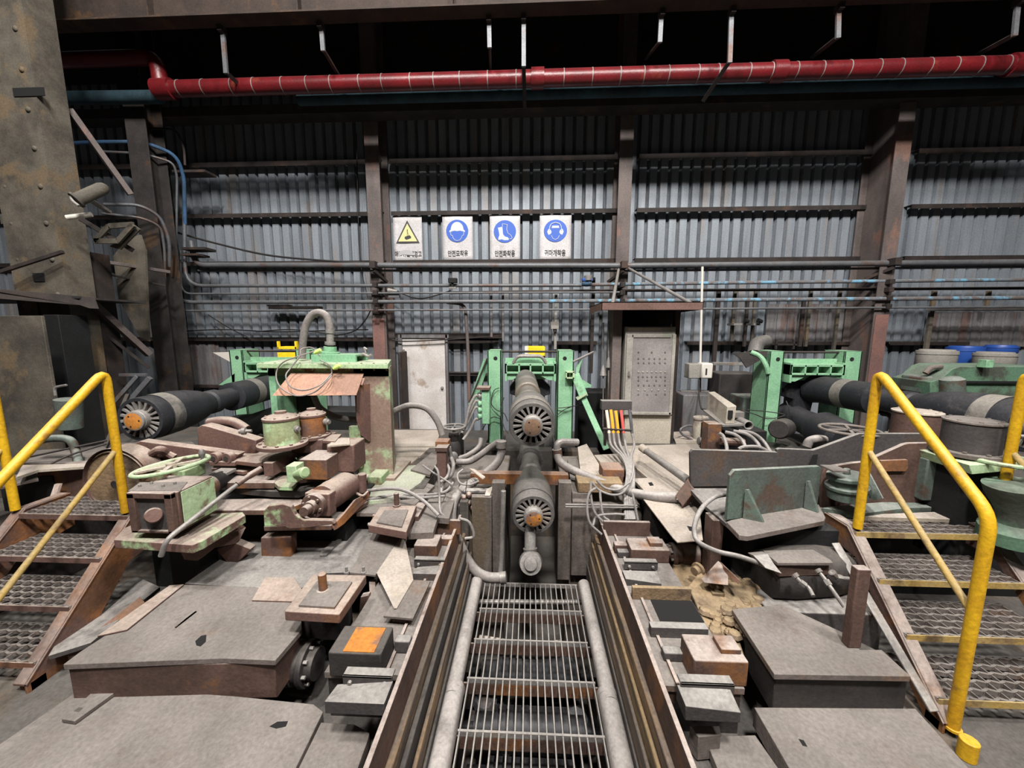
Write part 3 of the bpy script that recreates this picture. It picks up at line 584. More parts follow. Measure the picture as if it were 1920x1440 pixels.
# extras on the centre stand
d = 4.95
for a, b, l in ((968, 1, 'left'), (1018, -1, 'right')):
    one('hose_arch', MB().pt([(a - 6 * b, 681, d), (a + 2 * b, 670, d), (a + 12 * b, 668, d), (a + 25 * b, 668, d)], .02, 10).pl([(a - 5 * b, 676, d + .05), (a + 4 * b, 666, d + .05), (a + 26 * b, 665, d + .05)], .012), 'steel', 'short pale pipe arch on top of the centre stand, %s half' % l, 'pipe', 0)
bb = T('side_brace', 'green slanted brace with cables left of the centre stand', 'brace', W(895, 790, 4.9)); MB().beam(W(913, 675, 5.1), W(884, 760, 5.1), .09, .05, (0, 1, 0)).build('bar', 'green', bb); MB().pl([(914, 672, 5.05), (880, 755, 5.0)], .012).build('edge_rod', 'girt', bb)
bb = T('valve_manifold', 'green upright manifold block with round hose ports left of the centre stand', 'manifold', W(905, 795, 4.75))
MB().pb(903, 728, 918, 796, 4.75, .15).build('block', 'green', bb, .012); MB().pb(893, 727, 918, 731, 4.72, .2).build('top_plate', 'rustpink', bb)
for i, y in enumerate((742, 756, 768, 780)):
    MB().lathe(W(904, y, 4.8), W(894, y + 1, 4.78), [(0, .035), (.03, .035), (.032, .045), (.05, .045), (.06, .03)], 14).build('port', 'green' if i else 'steel', bb)
for i, (y, x1, y1) in enumerate(((742, 872, 800), (752, 868, 806), (764, 866, 812), (786, 868, 825))):
    one('manifold_hose', MB().pt([(897, y, 4.78), (890, y + 2, 4.76), (880, y + 22, 4.7), (x1, y1, 4.6)], .018, 10), 'hose', 'grey hose from the green manifold, %s of four' % ('topmost', 'second', 'third', 'lowest')[i], 'hose', 0)
bb = T('angled_brace', 'long green brace leaning from the centre stand to the deck at right', 'brace', W(1135, 840, 4.6))
MB().beam(W(1078, 702, 4.98), W(1095, 745, 4.9), .11, .06, (0, 1, 0)).build('upper_bar', 'green', bb, .004); MB().beam(W(1092, 742, 4.9), W(1137, 843, 4.6), .075, .06, (0, 1, 0)).build('lower_bar', 'green', bb, .004)
MB().beam(W(1081, 748, 4.88), W(1100, 737, 4.88), .02, .14, (0, 1, 0)).build('collar', 'greenpale', bb, .003)
MB().pv([(1085, 712), (1092, 712), (1109, 722), (1108, 727), (1092, 727)], 4.95, .02).build('flag_plate', 'green', bb); MB().pv([(1080, 690), (1092, 673), (1085, 698), (1080, 702)], 4.98, .02).build('fin', 'green', bb)
q = MB(); q.pb(1061, 697, 1077, 699, 4.9, .12).pb(1061, 708, 1077, 710, 4.9, .12).pb(1061, 697, 1063, 710, 4.9, .12).pb(1074, 697, 1077, 710, 4.9, .12).pb(1068, 697, 1069.5, 710, 4.95, .02); q.build('tube_end', 'greenpale', bb)
one('loose_rod', MB().pl([(1075, 678, 5.0), (1113, 660, 5.0)], .015), 'steel', 'grey rod end sticking up right of the centre stand', 'rod', 0)
for P, l in (([(936, 727, 4.97), (926, 733, 4.95), (921, 755, 4.95), (930, 768, 4.95), (945, 775, 4.9), (952, 790, 4.85)], 'looping over the left post of the centre stand'), ([(1045, 765, 4.97), (1060, 764, 4.95), (1085, 760, 4.93), (1100, 758, 4.9)], 'stretched over the right post of the centre stand'),
        ([(1043, 780, 4.97), (1055, 770, 4.96), (1070, 763, 4.95), (1075, 762, 4.95)], 'slanting up the right post of the centre stand'), ([(1470, 790, 4.9), (1480, 780, 4.85), (1478, 762, 4.85), (1474, 752, 4.9)], 'at the left post of the right stand'), ([(1380, 770, 4.8), (1410, 775, 4.8), (1440, 785, 4.9), (1472, 778, 4.9), (1440, 772, 4.93), (1400, 768, 4.9)], 'in loops in front of the right stand'),
        ([(478, 795, 4.9), (470, 782, 4.95), (462, 780, 4.96), (458, 792, 4.96)], 'on the lower left green stand'), ([(905, 805, 4.95), (914, 790, 4.93), (925, 782, 4.93), (938, 785, 4.93)], 'low on the left post of the centre stand'), ([(952, 812, 4.6), (945, 800, 4.7), (938, 770, 4.85), (945, 745, 4.9)], 'between the left post and the upper coupling')):
    one('loose_wire', MB().pt(P, .006, 6, 8), 'cableblack', 'thin black wire ' + l, 'wire', 0)
yb = T('yellow_case', 'yellow case behind the centre green stand', 'case', W(1003, 668, 5.6)); MB().pb(985, 650, 1022, 668, 5.55, .3).build('case', 'yellowflat', yb, .01); MB().pb(984, 649, 990, 668, 5.53, .04).build('end_band', 'plasticwhite', yb); MB().box(X_(985, 5.6), X_(1022, 5.6), 5.6, 5.8, .98, W(1000, 668, 5.55).z).build('pedestal', 'dark', yb)
yb = T('yellow_case', 'yellow case with upright lugs behind the left stand', 'case', W(538, 668, 5.6)); MB().pb(520, 661, 553, 673, 5.55, .3).pb(520, 650, 556, 655, 5.55, .2).pb(519, 640, 522, 655, 5.55, .05).pb(552, 640, 556, 655, 5.55, .05).build('case', 'yellowflat', yb, .004); MB().box(X_(520, 5.6), X_(553, 5.6), 5.6, 5.8, .98, W(538, 672, 5.55).z).build('pedestal', 'dark', yb)
q = T('end_bracket', 'dark flap and green curved arm left of the right stand', 'bracket', W(1410, 690, 5)); MB().pq([(1373, 662, 5.2), (1440, 658, 5.0), (1438, 668, 5.0), (1400, 690, 5.1), (1388, 672, 5.15)], (0, .02, 0)).build('flap', 'dark', q); MB().pt([(1408, 660, 5.1), (1425, 668, 5.05), (1436, 685, 5.0), (1440, 700, 5)], .03).build('arm', 'green', q)
q = T('end_bracket', 'green and pale flap left of the left stand', 'bracket', W(420, 690, 5)); MB().pq([(399, 661, 5.1), (434, 660, 5.0), (434, 680, 5.0)], (0, .02, 0)).build('flap', 'plasticwhite', q); MB().pq([(410, 722, 5.0), (440, 700, 5.0), (440, 722, 5.0)], (0, .1, 0)).build('wedge', 'green', q)
q = T('duct_elbow', 'grey dusty duct elbow above the flap of the right stand', 'duct', W(1425, 655, 5.3)); MB().pt([(1415, 664, 5.3), (1420, 645, 5.4), (1436, 640, 5.5)], .09, 14).build('elbow', 'shaft', q)
# the grey bare back wall machinery between stands and wall (dark clutter)
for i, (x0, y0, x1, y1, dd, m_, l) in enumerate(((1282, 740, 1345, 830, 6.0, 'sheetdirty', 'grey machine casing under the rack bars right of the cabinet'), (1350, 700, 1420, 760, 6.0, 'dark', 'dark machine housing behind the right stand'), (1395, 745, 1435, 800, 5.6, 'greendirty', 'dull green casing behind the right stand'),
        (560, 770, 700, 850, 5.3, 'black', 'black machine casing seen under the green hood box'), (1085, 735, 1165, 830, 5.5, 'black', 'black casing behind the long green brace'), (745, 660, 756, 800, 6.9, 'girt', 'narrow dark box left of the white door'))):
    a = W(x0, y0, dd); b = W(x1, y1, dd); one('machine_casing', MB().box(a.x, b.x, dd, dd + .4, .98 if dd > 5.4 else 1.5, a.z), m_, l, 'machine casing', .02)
# ================================================================ green hood box at left
d = 3.5; hb = T('hood_box', 'green rust streaked hood box with a flanged lid, left of the white door', 'machine box', W(620, 905, d))
def hx(px): return W(px, 780, d).x
def hz(py): return W(620, py, d).z
zt = hz(690); zf = 1.6
lid = MB().poly([(hx(498), d - .06, zt + .045), (hx(736), d - .06, zt + .045), (hx(736) - .17, d + .5, zt + .045), (hx(498) - .1, d + .5, zt + .045)], (0, 0, -.045)); lid.build('lid', 'greenpale', hb, .004)
mb = MB()
for i in range(11):
    c = (hx(506 + i * 22.5), d - .035, zt - .02); mb.cyl(c, (c[0], c[1], zt + .052), .009, n=8)
mb.build('bolt', 'greenrust', hb)
MB().box(hx(510), hx(735), d, d + .02, hz(705), zt).build('front_band', 'greenrust', hb)
MB().box(hx(510), hx(522), d, d + .35, zf, zt).build('side_panel', 'green', hb); MB().poly([(hx(667), d, zt), (hx(733), d, zt), (hx(733) - .10, d + .35, zt), (hx(667), d + .35, zt)], (0, 0, zf - zt)).build('right_column', 'hoodmix', hb, .004, label='pink and green streaked right column with orange rust at its foot')
MB().box(hx(522), hx(560), d + .3, d + .33, zf, zt).build('back_panel', 'dark', hb)
MB().pq([(546, 700, d - .02), (682, 701, d - .02), (668, 741, d - .22), (511, 742, d - .22)], (0, .004, .006)).build('awning', 'copper', hb, label='tilted copper brown sheet over the opening')
MB().pq([(644, 710, d - .05), (684, 710, d - .05), (680, 722, d - .1), (642, 720, d - .1)], (0, .002, .006)).build('patch_plate', 'copper', hb)
MB().pq([(669, 722, d - .12), (690, 720, d - .02), (692, 828, d - .02), (676, 815, d - .05), (668, 785, d - .1)], (.01, .02, 0)).build('wing_plate', 'rustpink', hb)
MB().pb(656, 800, 676, 878, d - .06, .06).build('foot_bracket', 'greenrust', hb, .003); MB().box(hx(662), hx(742), d - .1, d + .4, zf, zf + .025).build('base_flange', 'hoodmix', hb)
MB().pt([(540, 745, d + .2), (541, 790, d + .2), (540, 850, d + .2)], .018).build('inner_rod', 'green', hb, label='green rod inside the opening')
fr = MB(); fr.box(hx(578), hx(662), d + .12, d + .15, zt + .045, zt + .10).box(hx(578), hx(662), d + .38, d + .41, zt + .045, zt + .10).box(hx(578), hx(662), d + .12, d + .41, zt + .10, zt + .115); fr.build('lid_frame', 'green', hb)
q = T('gooseneck_hose', 'thick grey hose arching over the green hood box', 'hose', W(618, 660, 3.75)); MB().pt([(566, 672, 3.75), (568, 640, 3.75), (573, 612, 3.75), (584, 592, 3.75), (598, 586, 3.75), (611, 592, 3.75), (617, 606, 3.75), (619, 622, 3.75)], .036, 14, 8).build('hose', 'hose', q)
MB().lathe(W(619, 618, 3.75), W(619, 660, 3.75), [(0, .042), (.035, .042), (.036, .034), (.12, .034), (.121, .05), (.15, .05), (.151, .03), (.2, .03)], 18).build('end_fitting', 'steel', q); MB().lathe(W(619, 650, 3.75), W(619, 672, 3.75), [(0, .06), (.05, .06), (.051, .09), (.12, .09)], 18).build('base_flange', 'green', q)
q = T('lid_clamp', 'steel hook clamp on the lid corner of the hood box', 'clamp', W(688, 672, 3.7)); MB().pt([(676, 666, 3.65), (682, 664, 3.65), (690, 668, 3.65), (697, 665, 3.65)], .014).build('yoke', 'steel', q); MB().pt([(686, 668, 3.65), (685, 658, 3.65), (683, 652, 3.65), (688, 655, 3.65)], .010).build('hook', 'steel', q)
q = T('wire_coil', 'loops of thin beige wire thrown over the hood box', 'wire', W(560, 700, 3.25))
for P in ([(600, 668, 3.5), (585, 652, 3.5), (565, 655, 3.45), (562, 668, 3.42), (545, 690, 3.38), (536, 705, 3.3), (545, 725, 3.25), (570, 732, 3.22), (600, 722, 3.25), (622, 700, 3.4)], [(600, 675, 3.42), (618, 685, 3.42), (622, 700, 3.42), (615, 712, 3.3), (590, 735, 3.24), (555, 742, 3.22), (525, 725, 3.25), (518, 700, 3.4), (530, 680, 3.42), (560, 668, 3.42), (600, 655, 3.5)]):
    MB().pt(P, .006, 6, 8).build('strand', 'hose', q)
for x, y in ((594, 660), (630, 689)): MB().lathe(W(x - 5, y + 3, 3.4), W(x + 5, y - 3, 3.4), [(0, .01), (.03, .022), (.07, .018), (.075, .01)], 10).build('plug', 'limewire', q, label='lime coloured plug')
one('hood_hose', MB().pt([(588, 742, 3.6), (600, 765, 3.55), (625, 780, 3.5), (645, 785, 3.5), (668, 787, 3.55)], .03, 12).pt([(728, 778, 3.85), (745, 768, 3.85), (770, 760, 3.85), (800, 766, 3.85), (820, 790, 3.85), (829, 815, 3.85)], .032, 12), 'hose', 'thick grey hose bending through the hood box and over to the deck', 'hose', 0)
# ================================================================ stairs with yellow rails
def stair(side, xi, xo, label, web, lr):
    s = T('stair', label, 'stairs', ((xi + xo) / 2, 2.2, .95)); sg = 1 if xo > xi else -1; w_ = .085
    for x, nm in ((xi, 'inner'), (xo, 'outer')):
        P = [(x, 2.78, 1.71), (x, 2.50, 1.71), (x, 1.80, 1.01)]
        mb = MB(); mb.poly([P[0], P[1], P[2], (x, 1.80, 1.01 - web), (x, 2.42, 1.71 - web), (x, 2.78, 1.71 - web * .8)], (.012 * sg, 0, 0))
        mb.poly([(x - sg * .005, 2.78, 1.71), (x - sg * .005, 2.5, 1.71), (x - sg * .005, 1.8, 1.01), (x - sg * .005, 1.8, .998), (x - sg * .005, 2.5, 1.698), (x - sg * .005, 2.78, 1.698)], (w_ * sg, 0, 0))
        mb.build('stringer', 'rustorange' if side < 0 else 'rust', s, .002)
    x0, x1 = sorted((xi + sg * .02, xo - sg * .01))
    for k in range(4):
        y0 = 2.46 - .2 * k; z = 1.69 - .2 * k; mb = MB(); dp = .29
        for i in range(6):
            y = y0 + .012 + i * (dp - .02) / 5; n = 11                            # bars pressed into waves
            pts = [(x0 + (x1 - x0) * j / (4 * n), y + .006 * math.sin(j * math.pi / 2), z - .012) for j in range(4 * n + 1)]
            for p, q in zip(pts, pts[1:]): mb.beam(p, q, .013, .024)
        for j in range(n + 1):
            x = x0 + (x1 - x0) * j / n; mb.box(x - .003, x + .003, y0, y0 + dp, z - .024, z - .006)
        t = mb.build('tread', 'plate', s, smooth=0)
        MB().box(x0, x1, y0 - .006, y0, z - .035, z + .003).build('nosing', 'yellowdull' if side > 0 else 'rustpink', t)
        MB().box(x0, x1, y0 + dp, y0 + dp + .005, z - .035, z).build('back_bar', 'darkplate', t)
    for y in (2.46, 1.84): pass
    # feet
    for x in (xi, xo): MB().box(x, x + sg * .07, 1.82, 1.89, .95, 1.0).build('foot', 'rust', s)
    for x, out in ((xi, 0), (xo, 1)):
        xx = x + sg * .045
        r = T('handrail', 'yellow painted pipe handrail on the %s side of the %s stairs' % ('inner' if not out else 'outer', lr), 'handrail', (xx, 2.48, 1.71), 'yellow handrails')
        tz = W(1625 if side > 0 else 182, 694, 2.48).z; dz = .62
        MB().bends([(xx, 2.48, 1.71), (xx, 2.48, tz), (xx, 1.80, tz - dz), (xx, 1.80, .98)] if side > 0 else [(xx, 2.48, 1.71), (xx, 2.48, tz), (xx, 1.5, tz - dz * .98 / .68), (xx, 1.5, .70)], .0265, .085, 16).build('top_rail', 'yellow', r, smooth=60)
        zm = W(1612 if side > 0 else 203, 842, 2.48).z
        MB().bends([(xx, 2.48, zm), (xx, 1.80 if side > 0 else 1.5, zm - dz * (1 if side > 0 else 1.44))], .017, .05, 12).build('mid_rail', 'yellowdull', r, label='dull scuffed mid rail')
        MB().lathe((xx, 1.8 if side > 0 else 1.5, .985), (xx, 1.8 if side > 0 else 1.5, 1.1), [(0, .035), (.012, .035), (.013, .03)], 14).build('post_collar', 'yellow', r)
stair(1, 2.13, 3.0, 'steel stair with perforated treads at the right', .17, 'right')
stair(-1, -2.84, -3.68, 'rusty orange steel stair with perforated treads at the left', .34, 'left')
one('flat_bar', MB().beam(W(1566, 1018, 2.42), W(1752, 1335, 1.8), .05, .012, (0, -1, 1)), 'steel', 'lavender grey flat bar running down beside the right stringer', 'bar')
one('stub_post', MB().cyl((2.13, 1.69, .95), (2.13, 1.69, 1.05), .036, .036, 16), 'yellow', 'short yellow stub below the front post of the right handrail', 'post')
one('square_post', MB().box(Z(1590, 1216, 1.4).x, Z(1614, 1216, 1.4).x, Z(1600, 1216, 1.4).y, Z(1600, 1216, 1.4).y + .045, 1.4, W(1606, 1068, Z(1600, 1216, 1.4).y).z), 'rust', 'dark square post standing on the right bed plate beside the stair', 'post', .006)
# ================================================================ centre pit
GX0, GX1, GZ = -.355, .40, .90
g = T('floor_grating', 'long steel bar grating in the middle of the pit', 'grating', (.02, 2.2, GZ - .05))
rows = [Z(1000, y, GZ).y for y in (1095, 1144, 1202, 1276, 1376, 1530)]
for i in range(19):
    x = GX0 + (GX1 - GX0) * i / 18; MB().box(x - .0035, x + .0035, 1.15, rows[0], GZ - .03, GZ).build('bar', 'steel', g, smooth=0)
for y in rows: MB().box(GX0 - .01, GX1 + .01, y - .006, y + .006, GZ - .028, GZ + .003).build('cross_bar', 'steel', g)
for y in rows[1:]: one('support_angle', MB().box(GX0 - .05, GX1 + .05, y - .005, y + .006, GZ - .11, GZ - .03).box(GX0 - .05, GX1 + .05, y + .006, y + .05, GZ - .11, GZ - .10), 'rust', 'rusty angle under the grating, ' + {0: 'farthest', 1: 'second from the far end', 2: 'middle', 3: 'second nearest', 4: 'nearest'}[rows.index(y) - 1], 'angle')
for sx, x, l in ((-1, -.425, 'left'), (1, .465, 'right')):
    p = T('side_pipe', 'grey dusty pipe lying along the %s edge of the grating' % l, 'pipe', (x, 2.2, .86), 'pipes along the grating')
    ye = Z(1000, 1092, .92).y
    MB().tube([(x, 1.1, .90), (x, 1.98, .90)], .058, 20, 1).build('near_run', 'hose', p); MB().tube([(x + sx * .004, 1.92, .915), (x, ye, .915)], .047, 20, 1).build('far_run', 'hose', p)
    MB().lathe((x, 1.96, .90), (x, 2.0, .90), [(0, .06), (.03, .06), (.05, .05)], 20).build('socket', 'hose', p)
# timbers and sleepers either side
tn = 0
for x0, x1, z, m_, l in ((-.487, -.47, .98, 'dark', 'dark plank edge closest to the left pipe'), (-.510, -.490, 1.08, 'timber', 'narrow plank second from the left pipe'), (-.540, -.513, 1.17, 'dark', 'oily plank below the left bed'), (-.574, -.543, 1.25, 'timber', 'plank tucked against the left bed'),
        (.515, .528, .98, 'dark', 'dark plank edge closest to the right pipe'), (.530, .548, 1.09, 'timber', 'narrow plank right of the right pipe'), (.550, .568, 1.18, 'timberyellow', 'raised yellowish plank along the right bed'), (.571, .599, 1.26, 'timber', 'rough plank tucked against the right bed')):
    one('timber_plank', MB().box(x0, x1, 1.05, 3.16 + rnd.uniform(-.04, .02), .8, z), m_, l, 'plank', .008)
one('timber_ledge', MB().box(-.574, -.48, 1.0, 3.18, .5, .8), 'dark', 'dark ledge carrying the left planks', 'ledge', 0); one('timber_ledge', MB().box(.52, .599, 1.0, 3.18, .5, .8), 'dark', 'dark ledge carrying the right planks', 'ledge', 0)
for i, (y, z, r, l) in enumerate(((1.45, .50, .12, 'nearest'), (1.80, .48, .13, 'second'), (2.15, .45, .12, 'third'), (2.55, .45, .12, 'farthest'))):
    rr = T('pit_roller', 'dark ribbed roller under the grating, %s' % l, 'roller', (.02, y, z), 'rollers under the grating')
    MB().lathe((-.42, y, z), (.46, y, z), [(0, .03), (.08, .03), (.081, r * .7), (.2, r * .7)] + sum([[(.2 + j * .05, r), (.235 + j * .05, r), (.236 + j * .05, r * .82), (.249 + j * .05, r * .82)] for j in range(10)], []) + [(.7, r * .7), (.8, r * .7), (.801, .03), (.88, .03)], 24).build('barrel', 'shaftdark', rr)
    MB().box(-.47, -.42, y - .06, y + .06, .2, z + .06).build('bearing', 'dark', rr); MB().box(.46, .52, y - .06, y + .06, .2, z + .06).build('bearing', 'dark', rr)
mb = MB(); q = random.Random(3)
for i in range(70): mb.sph((q.uniform(-.4, .44), q.uniform(1.1, 3.0), q.uniform(.02, .2)), q.uniform(.04, .12), (1, q.uniform(.6, 1.3), q.uniform(.4, .9)), 8)
tag(mb.build('rubble', 'wetrock', smooth=0), 'wet dark rubble at the bottom of the pit under the grating', 'rubble', None, 'stuff')
one('pale_beam', MB().tube([(-.36, Z(1000, 1188, .78).y, .72), (0, Z(1000, 1190, .78).y - .03, .71), (.25, Z(1000, 1188, .78).y - .02, .72)], .028, 12), 'platebeige', 'pale slightly bowed pipe under the grating', 'pipe')
for i, (y, x0, x1, l) in enumerate(((2.98, -.56, .6, 'upper'), (2.88, -.56, .6, 'lower'))): one('pit_cross_pipe', MB().tube([(x0, y, .70 - .06 * i), (x1, y + .02, .72 - .06 * i)], .02, 10, 1), 'steel', 'thin wet cross pipe under the far end of the grating, ' + l, 'pipe')
one('cross_angle', MB().pb(882, 889, 1066, 891, 3.42, .09).pb(882, 889, 1066, 909, 3.41, .012), 'rustorange', 'rust red angle bar bridging the pit over the lower coupling', 'angle')
for px, l in ((935, 'left'), (1058, 'right')):
    one('pit_post', MB().pb(px - 12, 905, px + 12, 1088, 3.15, .08), 'pierface', 'dark stained post at the %s edge of the slot under the lower coupling' % l, 'post', .006)
one('pit_upright_pipe', MB().pt([(944, 920, 3.1), (942, 1000, 3.08), (940, 1050, 3.05), (937, 1085, 3.0)], .022, 12), 'steel', 'thin vertical pipe in the pit left of the round knob', 'pipe')
# ================================================================ beds and bearing blocks
def bed(sg, label):
    b = T('machine_bed', label, 'bed', (sg * .8, 2.2, 1.0)); x = .60 if sg > 0 else -.575
    MB().box(x, x + sg * .022, 1.1, 3.12, 1.1, 1.42).build('side_plate', 'rust', b, .003)
    MB().box(x + sg * .022, x + sg * .40, 1.60, 3.12, 1.34, 1.37).build('base_plate', 'plate', b); MB().box(x + sg * .09, x + sg * .105, 1.60, 3.12, 1.37, 1.385).build('inner_lip', 'rust', b)
    MB().box(x + sg * .022, x + sg * .39, 1.61, 3.12, .95, 1.34).box(x + sg * .022, x + sg * .39, 1.0, 1.61, .95, 1.12).build('body', 'dark', b)
    return b
bed(-1, 'long rusty machine bed along the left side of the pit'); bedr = bed(1, 'long rusty machine bed along the right side of the pit')
def chock(name, label, x0, x1, py, zt, dep, mtop, zb_=1.37, notch=None, topm=None):
    c = T(name, label, 'bearing block', Z((x0 + x1) / 2, py, zt))
    mb = MB(); mb.zb(x0, x1, py, zt, zb_, dep); mb.build('body', mtop, c, .008)
    if topm:
        a = Z(x0 + 16, py, zt); b_ = Z(x1 - 14, py, zt); MB().box(a.x + .03, b_.x, a.y + .01, a.y + dep - .01, zt, zt + .004).build('painted_top', topm, c)
    if notch:
        p, q_, h = notch; a = Z(p, py, zt); b_ = Z(q_, py, zt); MB().box(a.x, b_.x, a.y + dep * .25, a.y + dep * .8, zt, zt + h).build('tab', 'rust', c, .004)
    return c
def angle(label, x0, x1, py, zt):
    c = T('shim_angle', label, 'angle', Z((x0 + x1) / 2, py, zt)); a = Z(x0, py, zt); b_ = Z(x1, py, zt)
    MB().box(a.x, b_.x, a.y, a.y + .05, zt - .01, zt).box(a.x, b_.x, a.y, a.y + .01, zt - .055, zt).build('angle', 'darkplate', c, .002)
    for f in (.15, .85):
        x = a.x + (b_.x - a.x) * f; MB().lathe((x, a.y - .012, zt - .03), (x, a.y, zt - .03), [(0, .008), (.004, .01), (.012, .01)], 8).build('bolt', 'steel', c)
    MB().box(a.x + .01, b_.x - .01, a.y + .01, a.y + .03, 1.37, zt - .01).build('web', 'dark', c)
def wedge(label, x0, x1, py, zt, dep, hi):
    a = Z(x0, py, zt); b_ = Z(x1, py, zt); v = [(a.x, a.y, 1.37), (b_.x, a.y, 1.37), (b_.x, a.y + dep, 1.37), (a.x, a.y + dep, 1.37), (a.x, a.y, zt), (b_.x, a.y, zt - (hi if hi > 0 else 0)), (b_.x, a.y + dep, zt), (a.x, a.y + dep, zt + (hi if hi < 0 else 0))]
    one('steel_wedge', MB().add(v, [(3, 2, 1, 0), (4, 5, 6, 7), (0, 1, 5, 4), (1, 2, 6, 5), (2, 3, 7, 6), (3, 0, 4, 7)]), 'darkplate', label, 'wedge', .003)
# right bed
chock('bearing_block', 'bearing block at the far end of the right bed', 1184, 1256, 1031, 1.47, .16, 'rust', notch=(1222, 1246, .03))
chock('bearing_ear', 'small stepped ear block left of the far right bearing block', 1153, 1182, 1022, 1.44, .06, 'rust'); chock('bearing_ear', 'lower stepped ear in front of the far right bearing block', 1159, 1180, 1035, 1.42, .05, 'darkplate')
one('end_plate', MB().zb(1133, 1219, 979, 1.49, 1.37, .03), 'rust', 'upright rusty plate closing the far end of the right bed', 'plate', .003)
angle('bolted angle in front of the far right bearing block', 1171, 1233, 1054, 1.44); wedge('wedge in front of the far bolted angle, right bed', 1173, 1240, 1085, 1.42, .09, .03)
one('cross_plate', MB().zb(1187, 1296, 1103, 1.45, 1.37, .025), 'clay', 'rusty cross plate behind the painted dark opening of the right bed', 'plate', .003); one('cross_plate', MB().zb(1222, 1328, 1178, 1.43, 1.37, .045), 'darkplate', 'cross plate in front of the painted dark opening of the right bed', 'plate', .003)
MB().zb(1238, 1320, 1165, 1.374, 1.365, .17).build('opening_shade', 'pitblack', bedr, label='black patch painted for a dark square opening')  # black slab on the solid base plate paints the opening's shade
chock('bearing_block', 'large bearing block with a raised tab at the near end of the right bed', 1303, 1404, 1240, 1.50, .16, 'rust', notch=(1360, 1398, .025))
chock('bearing_ear', 'little ear left of the near right bearing block', 1246, 1283, 1225, 1.42, .05, 'darkplate'); angle('bolted angle in front of the near right bearing block', 1277, 1376, 1281, 1.46)
wedge('wedge in front of the near bolted angle, right bed', 1286, 1388, 1324, 1.44, .10, .02)
# left bed
chock('bearing_block', 'bearing block at the far end of the left bed', 775, 819, 1023, 1.47, .16, 'rust'); one('end_plate', MB().zb(813, 863, 976, 1.49, 1.37, .03), 'rust', 'upright rusty plate closing the far end of the left bed', 'plate', .003)
chock('bearing_ear', 'stepped ear right of the far left bearing block', 820, 848, 1010, 1.43, .06, 'rust'); angle('bolted angle in front of the far left bearing block', 776, 834, 1050, 1.43); wedge('wedge in front of the far bolted angle, left bed', 774, 826, 1075, 1.42, .10, -.02)
chock('bearing_block', 'black bearing block with a bright orange top on the left bed', 613, 715, 1225, 1.50, .17, 'dark', topm='orangepaint'); chock('bearing_ear', 'ear right of the orange topped bearing block', 738, 768, 1203, 1.44, .05, 'darkplate')
angle('bolted angle in front of the orange topped block', 642, 736, 1267, 1.45); wedge('wedge in front of the near bolted angle, left bed', 608, 722, 1315, 1.43, .11, -.03)
for (px, py, z, d0, l, r_, sg) in ((577, 1243, 1.30, 1.84, 'bolted coupling flange beside the orange topped block', .115, -1), (1262, 1040, 1.42, 2.72, 'small flanged coupling beside the far right bearing block', .085, 1)):
    c = T('shaft_coupling', l, 'coupling', W(px, py, d0)); p = W(px, py, d0); a = Vector((sg, 0, 0))
    MB().lathe(p - a * .06, p, [(0, r_ * .7), (.04, r_ * .7), (.041, r_), (.07, r_), (.071, r_ * .85), (.11, r_ * .85), (.111, r_ * .95), (.2, r_ * .98), (.26, r_ * .8)], 28).build('flange', 'dark' if sg < 0 else 'rust', c, .002)
    for i in range(8):
        q_ = p + Vector((0, math.cos(i * .785) * r_ * .8, math.sin(i * .785) * r_ * .8)); MB().cyl(q_ - a * .04, q_ + a * .0, .010, n=6).build('bolt', 'steel', c)
    MB().lathe(p + a * .19, p + a * .5, [(0, r_ * .6), (.3, r_ * .6)], 20).build('shaft', 'dark' if sg < 0 else 'rust', c)
# ================================================================ floor plates in the foreground
def plate(label, P, z, th, m_='plate', hole=None, bev=.003):
    o = one('floor_plate', MB().pp(P, z, th), m_, label, 'plate', bev)
    if hole:
        for i, H in enumerate(hole): MB().pp(H, z + .001, .003).build('hole', 'pitblack', o)
    return o
plate('broad dusty cover plate with a diamond hole, left of the orange topped block', [(118, 1246), (150, 1222), (345, 1096), (478, 1100), (563, 1130), (566, 1180), (516, 1238), (420, 1234)], 1.4, .03, hole=[[(366, 1202), (377, 1192), (387, 1190), (386, 1203), (376, 1212), (368, 1210)]])
one('box_girder', MB().pp([(128, 1252), (160, 1226), (345, 1106), (470, 1110), (555, 1140), (560, 1182), (514, 1242)], 1.37, .2), 'rust', 'deep rusty box girder under the broad dusty cover plate', 'girder', .004)
plate('dark sloping plate behind the broad cover plate', [(346, 1094), (476, 1005), (600, 968), (712, 975), (668, 1072), (598, 1075), (532, 1130), (478, 1102)], 1.385, .12, 'darkplate')
plate('pink edged strip along the rear left edge of the cover plate', [(182, 1192), (318, 1097), (345, 1095), (238, 1180)], 1.412, .01, 'rustpink')
plate('pale patch plate lying at the back corner of the cover plate', [(472, 1125), (496, 1082), (552, 1082), (580, 1128)], 1.41, .02, 'rustpink')
plate('huge dusty foreground plate at bottom left with an oval hole', [(-60, 1436), (150, 1292), (225, 1290), (440, 1305), (588, 1320), (606, 1334), (552, 1445), (500, 1500), (-60, 1560)], 1.2, .1, hole=[[(505, 1362), (520, 1353), (540, 1352), (536, 1362), (518, 1366)]])
plate('narrow foreground plate right of the huge dusty one', [(602, 1354), (665, 1358), (693, 1374), (690, 1386), (660, 1470), (545, 1470)], 1.2, .06)
o = plate('thin flat bar with a bent end lying on the huge dusty plate', [(140, 1352), (115, 1348), (185, 1287), (232, 1286)], 1.222, .02, 'plate'); MB().pp([(138, 1333), (148, 1326), (156, 1327), (147, 1335)], 1.223, .002).build('slot', 'dark', o)
